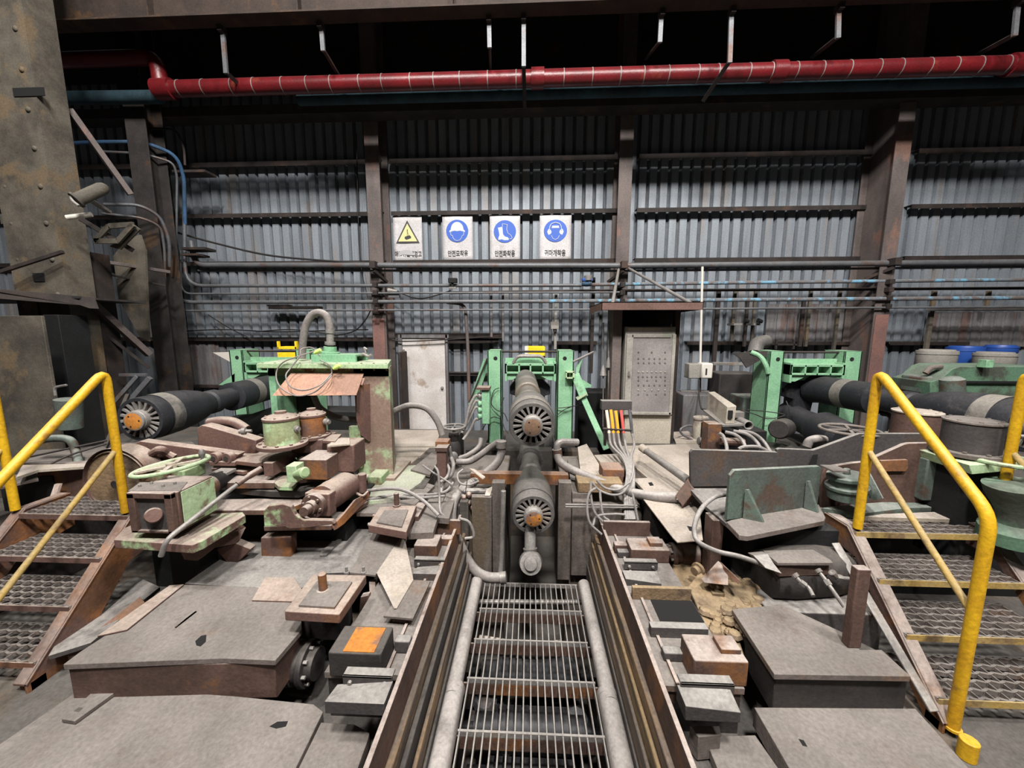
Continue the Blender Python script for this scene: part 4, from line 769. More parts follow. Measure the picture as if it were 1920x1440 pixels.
one('plate_edge_bar', MB().pt([(110, 1293, 1.88), (300, 1298, 1.88), (440, 1304, 1.88), (560, 1308, 1.86), (603, 1322, 1.84), (600, 1345, 1.8)], .018, 10), 'rust', 'crusty rounded bead along the rear edge of the huge dusty plate', 'bar', 0)
plate('dusty cover plate of the right bed beside the square post', [(1372, 1142), (1466, 1133), (1590, 1190), (1612, 1218), (1653, 1218), (1708, 1268), (1452, 1264)], 1.4, .03)
one('box_girder', MB().pp([(1376, 1146), (1466, 1137), (1590, 1192), (1650, 1222), (1704, 1270), (1454, 1268)], 1.37, .2), 'dark', 'deep dark box girder under the right cover plate', 'girder', .004)
plate('wide foreground plate at bottom right with a small oval hole', [(1414, 1326), (1716, 1328), (1745, 1360), (1870, 1500), (1540, 1520), (1480, 1440)], 1.2, .1, hole=[[(1497, 1385), (1507, 1388), (1514, 1400), (1505, 1398)]])
plate('small brown foreground plate right of the bed edge', [(1320, 1380), (1416, 1378), (1480, 1470), (1370, 1500)], 1.18, .04, 'plate')
plate('little step plate between the near wedge and the brown plate', [(1293, 1361), (1349, 1361), (1352, 1378), (1310, 1382)], 1.25, .12, 'plate')
# raised bridge with pin blocks on the left bed
b = T('bridge_plate', 'raised narrow steel bridge between the two pin blocks', 'bridge', Z(700, 1050, 1.4))
MB().pq([(702, 990, 2.75), (757, 996, 2.75), (704, 1078, 2.22), (656, 1073, 2.22)], (0, 0, -.015)).build('top', 'plate', b, .002)
MB().poly([W(754, 1002, 2.72), Z(771, 1087, 1.44), Z(739, 1141, 1.44), W(706, 1074, 2.23)], (.012, .006, -.004)).build('slanted_web', 'platebeige', b)
MB().pp([(770, 1087), (807, 1089), (774, 1160), (719, 1155)], 1.43, .012).build('foot', 'plate', b); MB().pp([(775, 1095), (800, 1097), (770, 1155), (735, 1152)], 1.42, .05).build('foot_packing', 'rust', b)
for x in (650, 682):
    p = W(x, 1075, 2.23); MB().cyl(p, p + Vector((0, 0, .012)), .017, n=6).cyl(p, p + Vector((0, 0, .045)), .009, n=10).build('bolt', 'steel', b)
for x in (712, 740): p = W(x, 996, 2.72); MB().cyl(p, p + Vector((0, 0, .012)), .014, n=8).build('bolt', 'rust', b)
MB().pq([(692, 1090, 2.25), (703, 1090, 2.25), (707, 1172, 2.1), (696, 1172, 2.1)], (0, .02, 0)).build('leg', 'rust', b); MB().pq([(676, 1120, 2.12), (690, 1117, 2.12), (700, 1170, 2.08), (672, 1170, 2.1)], (0, .04, 0)).build('leg', 'rust', b)
one('mud_lump', MB().pb(716, 1160, 764, 1188, 2.05, .12), 'clay', 'crumbly clay lump under the foot of the bridge', 'lump', .02)
def pinblock(label, P, z, th, pin, r):
    b = T('pin_block', label, 'block', Z(P[0][0], P[0][1], z)); MB().pp(P, z, th).build('block', 'rustpink', b, .006)
    MB().poly([Z(sum(p[0] for p in P) / 4 * .35 + p[0] * .65, sum(p[1] for p in P) / 4 * .35 + p[1] * .65, z + .012) for p in P], (0, 0, -.012)).build('raised_patch', 'plate', b)
    c = Z(pin[0], pin[1], z); MB().cyl(c, c + Vector((0, 0, pin[2])), r, n=16).build('pin', 'rust', b, .003); MB().cyl(c, c + Vector((0, 0, .012)), r * 1.5, n=16).build('pin_collar', 'rust', b)
pinblock('thick rusty block with an upright pin, nearer one left of the bridge', [(586, 1076), (687, 1078), (636, 1152), (533, 1146)], 1.56, .055, (606, 1108, .105), .022)
one('block_rib', MB().pq([(657, 1092, 2.15), (661, 1092, 2.15), (630, 1142, 1.96), (622, 1142, 1.96)], (0, 0, .03)), 'rustorange', 'thin bent rib along the nearer pin block', 'rib')
pinblock('rusty block with an upright pin at the far end of the bridge', [(712, 950), (781, 947), (762, 997), (690, 984)], 1.62, .06, (744, 949, .11), .02)
one('clamp_bar', MB().pl([(690, 983, 2.75), (754, 985, 2.75)], .014), 'steel', 'small clamp bar at the far end of the bridge', 'bar')
one('block_stand', MB().pb(560, 1165, 640, 1200, 2.05, .15), 'dark', 'dark support under the nearer pin block', 'support'); one('block_stand', MB().box(Z(690, 990, 1.5).x, Z(780, 990, 1.5).x, 2.8, 3.05, 1.38, 1.56), 'rust', 'rusty support under the far pin block', 'support')
for P, l in (([(570 + 32, 1032), (640, 1006), (643, 1008), (612, 1040), (600, 1041)], 'pale slot bar on the dark sloping plate'), ([(325, 1177), (367, 1145), (370, 1147), (330, 1178)], 'thin rusty bar on the dark plate beyond the diamond hole')):
    one('slot_bar', MB().pp(P, 1.40, .012), 'steel' if 'pale' in l else 'rust', l, 'bar', .001)
# ================================================================ left machine group
def lid_drum(name, label, px0, px1, ytop, ybot, d, mbody, mlid='rustpink', knobs=(), flange=None, lidh=.03, domed=True, cat='housing', screws=8, stand=None):
    a = W(px0, ytop, d); b = W(px1, ybot, d); r = (b.x - a.x) / 2; c = ((a.x + b.x) / 2, d + r)
    h = T(name, label, cat, (c[0], c[1], b.z))
    MB().lathe((c[0], c[1], b.z), (c[0], c[1], a.z), [(0, r), (a.z - b.z, r)], 32).build('body', mbody, h, .003)
    p = [(0, r * 1.0), (0, r * 1.05), (lidh * .5, r * 1.05), (lidh * .7, r * .96)] + ([(lidh * 1.5, r * .35), (lidh * 1.6, r * .34), (lidh * 2.1, r * .33), (lidh * 2.2, r * .05)] if domed else [(lidh * .75, .01)])
    l = MB().lathe((c[0], c[1], a.z), (c[0], c[1], a.z + 1), p, 32).build('lid', mlid, h)
    if stand: MB().box(c[0] - r * .9, c[0] + r * .9, c[1] - r * .7, c[1] + r, stand, b.z - .03).build('pedestal', 'black', h)
    if screws:
        for i in range(screws):
            t = 2 * math.pi * i / screws + .2; MB().cyl((c[0] + math.cos(t) * r * .88, c[1] + math.sin(t) * r * .88, a.z), (c[0] + math.cos(t) * r * .88, c[1] + math.sin(t) * r * .88, a.z + lidh * .95), r * .07, n=8).build('lid_screw', mlid, l)
    for (kx, ky, s) in knobs:
        p0 = W(kx, ky, d + r); s_ = s; MB().lathe(p0, p0 + Vector((s_ * .1, -.02, 0)), [(0, .012), (.04, .014), (.045, .028), (.07, .028), (.075, .018), (.09, .018)], 12).build('grease_knob', 'steel', h)
    if flange:
        fr, th = flange; MB().lathe((c[0], c[1], b.z - th), (c[0], c[1], b.z), [(0, r * fr), (th, r * fr)], 36).build('flange', mlid, h, .004)
        mb = MB()
        for i in range(10):
            t = 2 * math.pi * i / 10; mb.cyl((c[0] + math.cos(t) * r * (fr + 1) / 2, c[1] + math.sin(t) * r * (fr + 1) / 2, b.z - .005), (c[0] + math.cos(t) * r * (fr + 1) / 2, c[1] + math.sin(t) * r * (fr + 1) / 2, b.z + .012), .012, n=6)
        mb.build('flange_bolt', mlid, h)
    return h
# under structure
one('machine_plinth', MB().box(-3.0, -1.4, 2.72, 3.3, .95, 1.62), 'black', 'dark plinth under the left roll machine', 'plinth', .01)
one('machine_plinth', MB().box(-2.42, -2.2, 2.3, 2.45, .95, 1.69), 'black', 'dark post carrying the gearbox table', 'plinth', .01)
# gearbox table
tb = T('gearbox_table', 'thick rusty table plate with green paint splashes under the gearbox', 'table', Z(340, 1000, 1.70))
MB().pp([(213, 1012), (232, 990), (290, 968), (455, 960), (460, 966), (380, 1014), (360, 1022)], 1.745, .055).build('top', 'pinkgreen', tb, .004)
MB().pq([(335, 1030, 2.15), (382, 1018, 2.2), (440, 985, 2.5), (452, 995, 2.5), (440, 1020, 2.4), (400, 1028, 2.3), (370, 1052, 2.2), (345, 1050, 2.15)], (0, .05, 0)).build('bracket', 'rustpink', tb, .004)
one('hanging_lug', MB().pv([(405, 1030), (440, 1018), (470, 1030), (434, 1066)], 2.42, .06), 'rustpink', 'pointed pink lug hanging under the gearbox table', 'lug', .004)
one('hanging_lug', MB().pv([(488, 1008), (545, 1006), (546, 1050), (530, 1066), (490, 1060)], 2.5, .08), 'rustorange', 'rusty square lug hanging under the roll machine', 'lug', .01)
g = T('gearbox', 'square gearbox with a round knob and a green painted side', 'gearbox', W(290, 998, 2.12)); d = 2.1
MB().pb(247, 922, 336, 996, d, .26).build('body', 'rust', g, .006)
MB().box(W(336, 922, d).x - .002, W(336, 922, d).x + .004, d + .01, d + .25, W(336, 990, d).z, W(336, 924, d).z).build('painted_side', 'greenpale', g, label='pale green painted side')
a = W(247, 922, d); b = W(336, 996, d)
fr = MB().box(a.x - .005, b.x + .005, d - .03, d, a.z - .03, a.z + .005).box(a.x - .005, a.x + .04, d - .03, d, b.z, a.z).box(b.x - .04, b.x + .005, d - .03, d, b.z, a.z).box(a.x, b.x, d - .03, d, b.z, b.z + .015); fr.build('front_frame', 'rust', g, .003)
MB().box(a.x + .04, b.x - .04, d - .012, d, b.z + .015, a.z - .035).build('front_plate', 'darkplate', g)
MB().lathe(W(288, 966, d - .01), W(288, 967, d - .08), [(0, .045), (.055, .045), (.065, .038), (.066, .005)], 24).build('knob', 'rustpink', g)
MB().pp([(240, 920), (262, 904), (352, 903), (338, 919)], a.z + .008, .012).build('lid', 'plate', g, .003)
for i in range(4): c = Z(262 + i * 22, 912 - (i % 2) * 5, a.z + .01); MB().cyl(c, c + Vector((0, 0, .012)), .008, n=6).build('bolt', 'steel', g)
MB().pq([(352, 950, 2.2), (362, 942, 2.25), (372, 950, 2.25), (374, 970, 2.2), (352, 985, 2.15)], (0, .04, 0)).build('side_lug', 'rustpink', g, .004)
hw = T('handwheel', 'pale green spoked handwheel with an upright handle above the gearbox', 'handwheel', W(322, 885, 2.45)); c = W(322, 873, 2.45); R0 = .205
tl = Matrix.Rotation(R(-7), 3, 'Y')
def hp(a, r, dz=0): return c + tl @ Vector((r * math.cos(a), r * math.sin(a), dz))
mb = MB(); mb.tube([hp(2 * math.pi * i / 36, R0) for i in range(37)], .014, 10, 1); mb.build('rim', 'greenpale', hw)
for i in range(4): MB().beam(hp(i * 1.571 + .5, .02), hp(i * 1.571 + .5, R0), .028, .012).build('spoke', 'platebeige', hw)
MB().cyl(hp(0, 0, -.12), hp(0, 0, .02), .03, .03).build('hub', 'platebeige', hw); k0 = hp(.25, R0 * .93); MB().lathe(k0, k0 + Vector((0, 0, .09)), [(0, .009), (.02, .009), (.035, .018), (.06, .022), (.08, .012)], 12).build('handle', 'steel', hw)
MB().cyl(hp(0, 0, -.30), hp(0, 0, -.1), .02).build('stem', 'rust', hw)
one('worm_housing', MB().pb(258, 882, 345, 905, 2.4, .18), 'greenrust', 'rust and moss stained housing under the handwheel', 'housing', .01)
t = T('drive_shaft', 'dark greasy drive shaft between the gearbox and the roll machine', 'shaft', W(390, 920, 2.4)); MB().lathe(W(352, 930, 2.3), W(420, 898, 2.75), [(0, .06), (.02, .085), (.18, .085), (.19, .075), (.24, .08)], 24).build('bell', 'rust', t); MB().lathe(W(385, 915, 2.5), W(432, 890, 2.85), [(0, .072), (.3, .06), (.4, .045)], 24).build('joint', 'black', t); MB().pb(395, 886, 425, 892, 2.7, .1).build('clamp', 'steel', t, .004)
t = T('long_lever', 'long grey lever rod slanting from under the table up to the roll machine', 'lever', W(305, 1045, 2.0)); MB().bends([W(302, 1042, 1.98), W(312, 1012, 1.98), W(445, 908, 2.45), W(488, 880, 2.6)], .0145, .06, 12).build('rod', 'steel', t); MB().cyl(W(445, 908, 2.44), W(468, 892, 2.52), .019).cyl(W(466, 893, 2.52), W(490, 879, 2.6), .023).build('grip', 'rust', t)
# big cam wheel and arms
cw = T('cam_disc', 'large stained cam wheel partly behind the yellow post', 'wheel', W(222, 960, 2.65)); c = W(222, 905, 2.7); MB().lathe(c, c + Vector((0, .14, 0)), [(0, .26), (.14, .26)], 40).build('disc', 'clay', cw, .006); MB().lathe(c - Vector((0, .012, 0)), c, [(0, .275), (.14, .275), (.14, .25), (0, .25)], 40, False).build('rim', 'rustpink', cw)
p = W(222, 906, 2.69); MB().cyl(p, p + Vector((0, -.03, 0)), .03).build('axle', 'dark', cw)
one('lever_arm', MB().pv([(369, 803), (378, 797), (392, 800), (480, 826), (480, 850), (462, 850), (371, 836)], 3.0, .10), 'rustpink', 'thick brown wedge shaped arm left of the green capped housing', 'arm', .006)
one('lever_arm', MB().pv([(253, 832), (262, 827), (300, 832), (448, 852), (440, 862), (360, 872), (270, 862)], 2.85, .08), 'rustpink', 'long low brown arm behind the handwheel', 'arm', .006)
one('lever_arm', MB().pt([(392, 793, 3.25), (415, 790, 3.25), (440, 793, 3.25), (462, 806, 3.25)], .045, 12), 'rustpink', 'curved brown arm behind the wedge shaped arm', 'arm')
yk = T('yoke_link', 'pair of curved yoke links between handwheel and housing', 'link', W(410, 870, 2.8)); 
for x in (400, 424): q = W(x, 860, 2.8); MB().lathe(q, q + Vector((.01, .06, 0)), [(0, .045), (.05, .045)], 20).build('eye', 'rustpink', yk, .005); MB().lathe(q - Vector((0, .004, 0)), q, [(0, .02), (.004, .02)], 14).build('eye_hole', 'dark', yk)
MB().pb(392, 866, 440, 874, 2.8, .08).build('base', 'rustpink', yk, .004)
one('cam_pad', MB().pt([(285, 850, 2.8), (300, 843, 2.8), (315, 850, 2.85), (330, 858, 2.85)], .03, 10), 'rustpink', 'small knobbly pad behind the handwheel rim', 'pad')
# layered roll housing
rh = T('roll_housing', 'layered rusty roll housing with green splashes and a round green cap', 'housing', W(510, 960, 2.6))
def slab(P, z, th, m_, nm='slab'): return MB().pp(P, z, th).build(nm, m_, rh, .005)
slab([(395, 957), (410, 936), (560, 933), (575, 940), (535, 956)], 1.70 + .03, .04, 'rust', 'base_slab')
slab([(440, 880), (540, 862), (620, 872), (618, 905), (560, 922), (508, 921), (440, 915)], 1.80, .05, 'dark', 'core')
slab([(420, 905), (445, 890), (505, 888), (520, 896), (514, 905)], 1.86, .05, 'rust', 'lower_plate')
slab([(512, 903), (522, 912), (548, 913), (560, 900), (608, 894), (612, 900), (606, 888), (560, 886), (520, 893)], 1.855, .03, 'pinkgreen', 'notched_plate')
slab([(396, 878), (412, 862), (465, 862), (473, 867), (474, 880), (455, 884)], 1.90, .03, 'rustpink', 'left_plate')
MB().pb(494, 868, 512, 893, 2.72, .2).build('block', 'rustpink', rh, .004); MB().pb(537, 874, 556, 905, 2.6, .1).build('web', 'greenpale', rh, .004)
slab([(507, 877), (520, 866), (553, 858), (565, 868), (550, 878)], 1.925, .035, 'rustpink', 'upper_plate')
MB().pb(562, 862, 613, 900, 2.72, .24).build('right_cheek', 'rust', rh, .006)
slab([(560, 866), (556, 856), (566, 848), (608, 846), (612, 855), (585, 862)], 1.955, .02, 'pinkgreen', 'green_flange')
MB().lathe(W(556, 889, 2.62), W(572, 886, 2.58), [(0, .03), (.06, .03), (.062, .042), (.10, .042), (.11, .03)], 16).build('round_boss', 'greenrust', rh)
slab([(428, 862), (455, 838), (560, 836), (570, 843), (540, 858), (480, 868)], 1.985, .035, 'rustpink', 'top_plate')
lid_drum('capped_bearing', 'green stained capped bearing housing on the roll housing', 477, 541, 792, 838, 2.75, 'greenmoss', knobs=((472, 808, -1), (543, 803, 1)), flange=(1.45, .03), cat='bearing')
lid_drum('capped_bearing', 'brown capped bearing housing with an orange rust streak', 547, 597, 784, 820, 3.0, 'rustorange', knobs=((601, 790, 1),), flange=(1.35, .03), cat='bearing')
one('mounting_block', MB().pb(545, 824, 604, 850, 3.0, .25), 'rustpink', 'brown block under the brown capped bearing', 'block', .008)
bb = T('guide_block', 'stack of rusty blocks and packing plates right of the capped bearings', 'block', W(638, 885, 2.95)); MB().pb(613, 834, 664, 886, 2.9, .22).build('block', 'rustpink', bb, .012)
MB().pp([(604, 826), (622, 814), (640, 814), (628, 828)], W(610, 826, 2.95).z, .02).build('packing_plate', 'rustpink', bb); MB().pp([(614, 836), (628, 822), (655, 821), (656, 832)], W(630, 834, 2.9).z + .012, .012).build('packing_plate', 'platebeige', bb)
# hydraulic cylinder in its cradle
cy = T('hydraulic_cylinder', 'fat rusty hydraulic cylinder with an orange patch, lying in a cradle', 'cylinder', W(620, 960, 2.6)); p0 = W(585, 950, 2.48); p1 = W(660, 902, 3.0); ax = (p1 - p0).normalized()
MB().lathe(p0 + ax * .12, p1, [(0, .105), (.08, .105), (.081, .098), (.10, .108), ((p1 - p0).length - .18, .108), ((p1 - p0).length - .14, .07)], 32).build('barrel', 'rustpink', cy)
MB().lathe(p0, p1, [(0, .085), (.04, .088), (.041, .075), (.13, .075)], 32).build('end_flange', 'rust', cy, .003)
MB().lathe(p0 - ax * .09, p1, [(0, .018), (0, .034), (.05, .036), (.052, .046), (.09, .05)], 20).build('nut', 'rust', cy)
u = ax.orthogonal().normalized(); v = ax.cross(u)
for i in range(6): q = p0 + (u * math.cos(i * 1.047) + v * math.sin(i * 1.047)) * .066; MB().cyl(q - ax * .015, q, .011, n=6).build('bolt', 'rust', cy)
q = p0 + ax * .10; M_ = Matrix((ax.cross(Vector((0, 0, 1))).normalized(), ax, ax.cross(Vector((0, 0, 1))).normalized().cross(ax))).transposed(); MB().ob(q - Vector((0, 0, .01)), (.19, .09, .17), M_).build('collar', 'rustpink', cy, .01)
q = p0 + ax * .42; o = MB().lathe(q, q + ax * .17, [(0, .0905), (0, .0912), (.16, .0912), (.16, .0905)], 32, False); o.f = o.f[2 * 32:]; 
cr = T('cylinder_cradle', 'curved cradle with green and orange paint runs under the hydraulic cylinder', 'cradle', W(560, 990, 2.4))
MB().pv([(494, 958), (503, 949), (530, 945), (545, 950), (553, 966), (568, 975), (622, 976), (628, 983), (575, 990), (542, 992), (535, 988), (495, 988)], 2.38, .035).build('front_web', 'pinkgreen', cr, .005)
MB().pq([(622, 984, 2.38), (640, 965, 2.55), (662, 938, 2.8), (688, 925, 2.95), (688, 935, 2.95), (665, 955, 2.8), (640, 985, 2.5), (626, 995, 2.38)], (.012, .02, 0)).build('side_web', 'rustorange', cr, .003)
MB().pp([(495, 988), (620, 986), (690, 940), (600, 935), (530, 950)], 1.62, .03).build('floor', 'rust', cr); MB().cyl(W(679, 922, 2.95), W(679, 888, 2.95), .034).build('pin', 'rustpink', cr, .004)
MB().tube([W(668, 925, 2.9), W(680, 930, 2.88), W(690, 922, 2.92)], .012).build('pin_ring', 'rustpink', cr)
one('foot_packing', MB().pb(688, 894, 715, 912, 3.3, .2), 'greenrust', 'mossy packing block below the foot of the hood box', 'block', .01)
# ================================================================ left background platform
pc = T('lattice_column', 'tall pale riveted steel column at the far left', 'column', (-6, 4.6, 1.0))
xa, xb = W(20, 500, 4.6).x, W(118, 500, 4.6).x
MB().box(xa + .021, xb - .021, 4.6, 4.62, 1.0, 9.5).build('front_plate', 'columnpale', pc); MB().box(xb - .02, xb, 4.6, 4.92, 1.0, 9.5).build('side_flange', 'columnpale', pc); MB().box(xa, xa + .02, 4.6, 5, 1.0, 9.5).build('side_flange', 'columnpale', pc)
MB().box(xa + .02, xa + .28, 4.585, 4.6, 1.0, 9.5).build('seam_strip', 'columnpale', pc)
for i in range(14):
    for x in (xa + .12, xb - .12):
        z = 2.6 + i * .42; MB().lathe((x, 4.6, z), (x, 4.575, z), [(0, .03), (.01, .03), (.02, .012)], 8).build('rivet', 'columnpale', pc, smooth=60)
for y in (172, 520):
    MB().pb(24, y - 8, 82, y + 8, 4.59, .01).build('slot', 'pitblack', pc)
for P, r_, m_, l in (([(130, 205, 5.0), (245, 365, 5.4)], .05, 'column', 'brown diagonal brace coming off the lattice column'), ([(165, 560, 4.8), (280, 665, 5.4)], .06, 'column', 'thick brown diagonal below the pipe bends'), ([(0, 510, 4.4), (118, 472, 4.5)], .03, 'girt', 'dark bar crossing the lattice column'), ([(178, 488, 5.2), (318, 510, 6.0)], .035, 'column', 'sloping bar from the square frame to the pipe bends'),
        ([(205, 515, 5.4), (310, 536, 6.0)], .02, 'girt', 'thin sloping bar under the thicker one'), ([(205, 765, 4.9), (258, 705, 5.0)], .035, 'conduit', 'grey ladder side leaning below the diagonal, left one'), ([(232, 765, 4.9), (282, 708, 5.0)], .045, 'conduit', 'grey ladder side leaning below the diagonal, right one'), ([(225, 703, 5.0), (275, 703, 5.0)], .03, 'conduit', 'grey crossbar on the leaning ladder sides'),
        ([(150, 590, 4.9), (280, 690, 5.3)], .03, 'girt', 'thin dark diagonal under the thick one'), ([(182, 875, 3.9), (240, 740, 4.6)], .03, 'girt', 'thin dark strut behind the yellow post'), ([(150, 410, 4.7), (250, 470, 5.0)], .04, 'girt', 'dark sloping arm under the square frame')):
    p, q = W(*P[0]), W(*P[1]); one('brace', MB().beam(p, q, r_ * 1.3, r_ * 1.3), m_, l, 'brace', .003)
pf = T('side_platform', 'dark platform beam across the left column', 'platform', W(80, 580, 4.3)); MB().pq([(-60, 538, 4.2), (0, 542, 4.2), (160, 556, 4.45), (168, 578, 4.4), (150, 572, 4.4), (0, 560, 4.15), (-60, 556, 4.15)], (0, .1, .0)).build('edge_beam', 'girt', pf); MB().box(-7.5, W(165, 560, 4.5).x, 4.4, 5.2, W(100, 560, 4.4).z, W(100, 556, 4.4).z).build('deck', 'dark', pf)
one('steel_screen', MB().box(W(-80, 700, 3.9).x, W(95, 700, 3.9).x, 3.9, 3.93, 1.5, W(60, 592, 3.9).z), 'columnpale', 'large brown sheet screen behind the left yellow rail', 'screen', .004)
one('upright_or_gap_shade', MB().box(W(98, 700, 4.3).x, W(126, 700, 4.3).x, 4.3, 4.6, 1.5, W(110, 590, 4.3).z), 'black', 'black box painted in for the dark gap beside the brown sheet screen', 'upright', .004)  # no real upright: black box stands in for the shade of a gap
one('upright_or_gap_shade', MB().box(W(165, 700, 4.9).x, W(192, 700, 4.9).x, 4.9, 5.2, 1.5, W(180, 470, 4.9).z), 'girt', 'dark upright right of the lattice column', 'upright', .004)
one('hanging_sheet', MB().pv([(235, 450), (262, 440), (272, 470), (279, 640), (262, 632), (222, 560), (212, 480)], 5.6, .03), 'columnpale', 'worn pale sheet hanging between the braces and the dark column', 'sheet', 0)
sf = T('square_bracket', 'tilted square frame bracket beside the lattice column', 'bracket', W(205, 455, 4.8))
P = [(178, 452), (205, 424), (250, 421), (222, 452)]
for i in range(4): MB().beam(W(*P[i], 4.8), W(*P[(i + 1) % 4], 4.8), .06, .03, (0, 1, 0)).build('side', 'columnpale', sf)
MB().pv([(222, 452), (250, 421), (262, 430), (225, 468), (205, 462)], 4.85, .02).build('gusset', 'columnpale', sf)
lf = T('light_fitting', 'pale cylindrical light fitting by the lattice column', 'lamp', W(165, 385, 4.5)); MB().lathe(W(142, 376, 4.4), W(194, 352, 4.6), [(0, .085), (.02, .085), (.022, .068), (.3, .066), (.34, .05), (.36, .02)], 20).build('shade', 'columnpale', lf); MB().tube([W(132, 362, 4.4), W(135, 375, 4.36), W(148, 386, 4.36)], .014).build('rim_clip', 'steel', lf); MB().cyl(W(125, 408, 4.5), W(172, 402, 4.6), .028).build('arm', 'plasticwhite', lf); MB().beam(W(170, 375, 4.6), W(205, 398, 4.8), .06, .03).build('mount', 'steel', lf)
for (x, y, dd, r_, l) in ((299, 463, 7.3, .035, 'upper small light glowing at the dark column'), (300, 491, 7.3, .035, 'lower small light glowing at the dark column')):
    o = T('small_light', l, 'lamp', W(x, y, dd)); MB().pb(x - 5, y - 4, x + 5, y + 4, dd, .03).build('lens', 'lampglow', o, .004); MB().pb(x - 6, y - 5, x + 6, y + 5, dd + .03, .25).build('case', 'girt', o)
one('sheet_pile', MB().pb(0, 405, 60, 420, 5.0, .5).pb(-40, 380, 40, 392, 5.0, .5), 'columnpale', 'pale bars stacked behind the lattice column at the left edge', 'bars')
one('green_canister', MB().cyl(W(132, 803, 3.8), W(128, 748, 3.8), .10, .11, 20), 'greendirty', 'dull green canister behind the slanting left rail', 'canister', .005)
one('bent_pipe', MB().pt([(66, 829, 3.3), (90, 823, 3.3), (118, 822, 3.3), (134, 828, 3.3), (142, 846, 3.3), (148, 872, 3.2)], .034, 12), 'greendirty', 'grey green bent pipe end behind the left stair', 'pipe')
one('grab_loop', MB().pl([(104, 742, 3.8), (102, 726, 3.8), (125, 722, 3.8)], .013, .05), 'steel', 'thin grey grab loop on the sheet screen', 'handle')
mb_ = T('side_machine', 'brown machine side wall behind the left stair', 'machine', W(140, 937, 2.95)); MB().pq([(70, 884, 2.95), (201, 872, 3.0), (205, 940, 3.0), (66, 945, 2.95)], (0, .25, 0)).build('side_wall', 'rust', mb_, .005)
MB().pp([(30, 895), (42, 872), (200, 868), (200, 872), (72, 881)], W(200, 870, 3.0).z, .02).build('ledge', 'platebeige', mb_); MB().pb(165, 897, 201, 903, 2.85, .15).build('step', 'platebeige', mb_); MB().pq([(92, 936, 2.8), (102, 908, 2.9), (112, 908, 2.9), (102, 938, 2.8)], (0, .02, 0)).build('rib', 'rustpink', mb_); MB().pq([(185, 938, 2.8), (195, 908, 2.9), (203, 908, 2.9), (196, 938, 2.8)], (0, .02, 0)).build('rib', 'rustpink', mb_)
lv = 1.72
for P, z, l in (([(44, 868), (100, 850), (138, 852), (145, 868)], 1.78, 'grey plate pieces behind the left stair, left one'), ([(150, 868), (142, 851), (196, 846), (200, 866)], 1.78, 'grey plate piece right of its neighbour behind the left stair'), ([(-40, 905), (0, 893), (68, 886), (72, 898), (-40, 922)], 1.80, 'grey shelf plate at the left edge beyond the outer rail'), ([(225, 845), (215, 830), (360, 828), (372, 838), (300, 842)], 1.64, 'long grey plate below the left coupling'),
    ([(0, 870), (60, 845), (190, 835), (210, 846), (60, 862)], 1.70, 'dull plate strip across behind the left stair')):
    one('deck_plate', MB().pp(P, z, .02), 'plate', l, 'plate', .002)
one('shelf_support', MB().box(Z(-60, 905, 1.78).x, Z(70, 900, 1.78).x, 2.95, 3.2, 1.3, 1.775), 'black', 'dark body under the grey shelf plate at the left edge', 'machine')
one('machine_plinth', MB().box(-5.5, -3.0, 3.25, 4.0, 1.5, 1.66), 'dark', 'low dark base under the left coupling', 'base'); one('machine_plinth', MB().box(-8, -3.85, 2.0, 3.2, .95, 1.45), 'dark', 'dark base beyond the left stair', 'base')
for P, l in (([(30, 862, 3.2), (110, 845, 3.25), (200, 826, 3.4)], 'upper thin rod behind the left stair'), ([(90, 872, 3.0), (135, 852, 3.2), (200, 832, 3.4)], 'crossing thin rod behind the left stair')): one('thin_rod', MB().pt(P, .01, 8), 'girt', l, 'rod')
for i, (x0, y0, x1, y1, l) in enumerate(((38, 1010, 90, 985, 'upper'), (30, 1105, 95, 1080, 'lower'))): one('deck_debris', MB().pp([(x0, y0), (x1 - 20, y1), (x1, y1 - 2), (x1 - 10, y0 - 8)], 1.35 - .1 * i, .03), 'plate', 'flat scrap piece seen between the left stair treads, ' + l, 'scrap', .01)
for P, z, l in (([(500, 1130), (560, 1090), (640, 1065), (700, 1000)], 0, ''),): pass
plate('grey wet plate between the left stair and the box girder', [(90, 1230), (150, 1130), (255, 1080), (300, 1100), (170, 1205)], 1.12, .03, 'darkplate'); one('rust_angle', MB().pq([(125, 1225, 1.95), (262, 1118, 2.3), (272, 1128, 2.3), (140, 1240, 1.95)], (0, 0, -.08)), 'rustorange', 'rusty angle running along the left of the box girder', 'angle')
# ================================================================ deck plates beyond the machines
def deck(label, P, z, m_='platebeige', th=.03, hole=None, name='deck_plate', bev=.002):
    o = one(name, MB().pp(P, z, th), m_, label, 'plate', bev)
    if hole: MB().pp(hole, z + .001, .003).build('hole', 'pitblack', o)
    return o
deck('beige deck plate in front of the white door', [(738, 806), (826, 806), (818, 836), (738, 837)], 1.60)
deck('narrow beige deck plate strip next nearest to the door', [(738, 839), (806, 839), (788, 855), (738, 855)], 1.60); deck('beige deck plate strip beside the hood box foot', [(738, 857), (785, 857), (768, 871), (738, 871)], 1.59)
deck('mossy grey deck plate right of the hood box foot', [(738, 874), (814, 870), (788, 905), (745, 935), (690, 940), (700, 905)], 1.60, 'greenmossplate')
deck('grey deck plate with cables over it, left of the big hose', [(668, 962), (690, 945), (800, 905), (815, 910), (762, 962)], 1.57, 'plate')
deck('long grey deck strip beside the far left bearing block', [(765, 1000), (810, 925), (835, 925), (812, 998)], 1.52, 'plate', .05); deck('second grey deck strip nearer the big hose', [(818, 970), (848, 900), (862, 905), (842, 972)], 1.53, 'plate', .05)
deck('sloping plank edge behind the rusty hose post', [(770, 880), (822, 838), (835, 842), (806, 890)], 1.62, 'plate', .03)
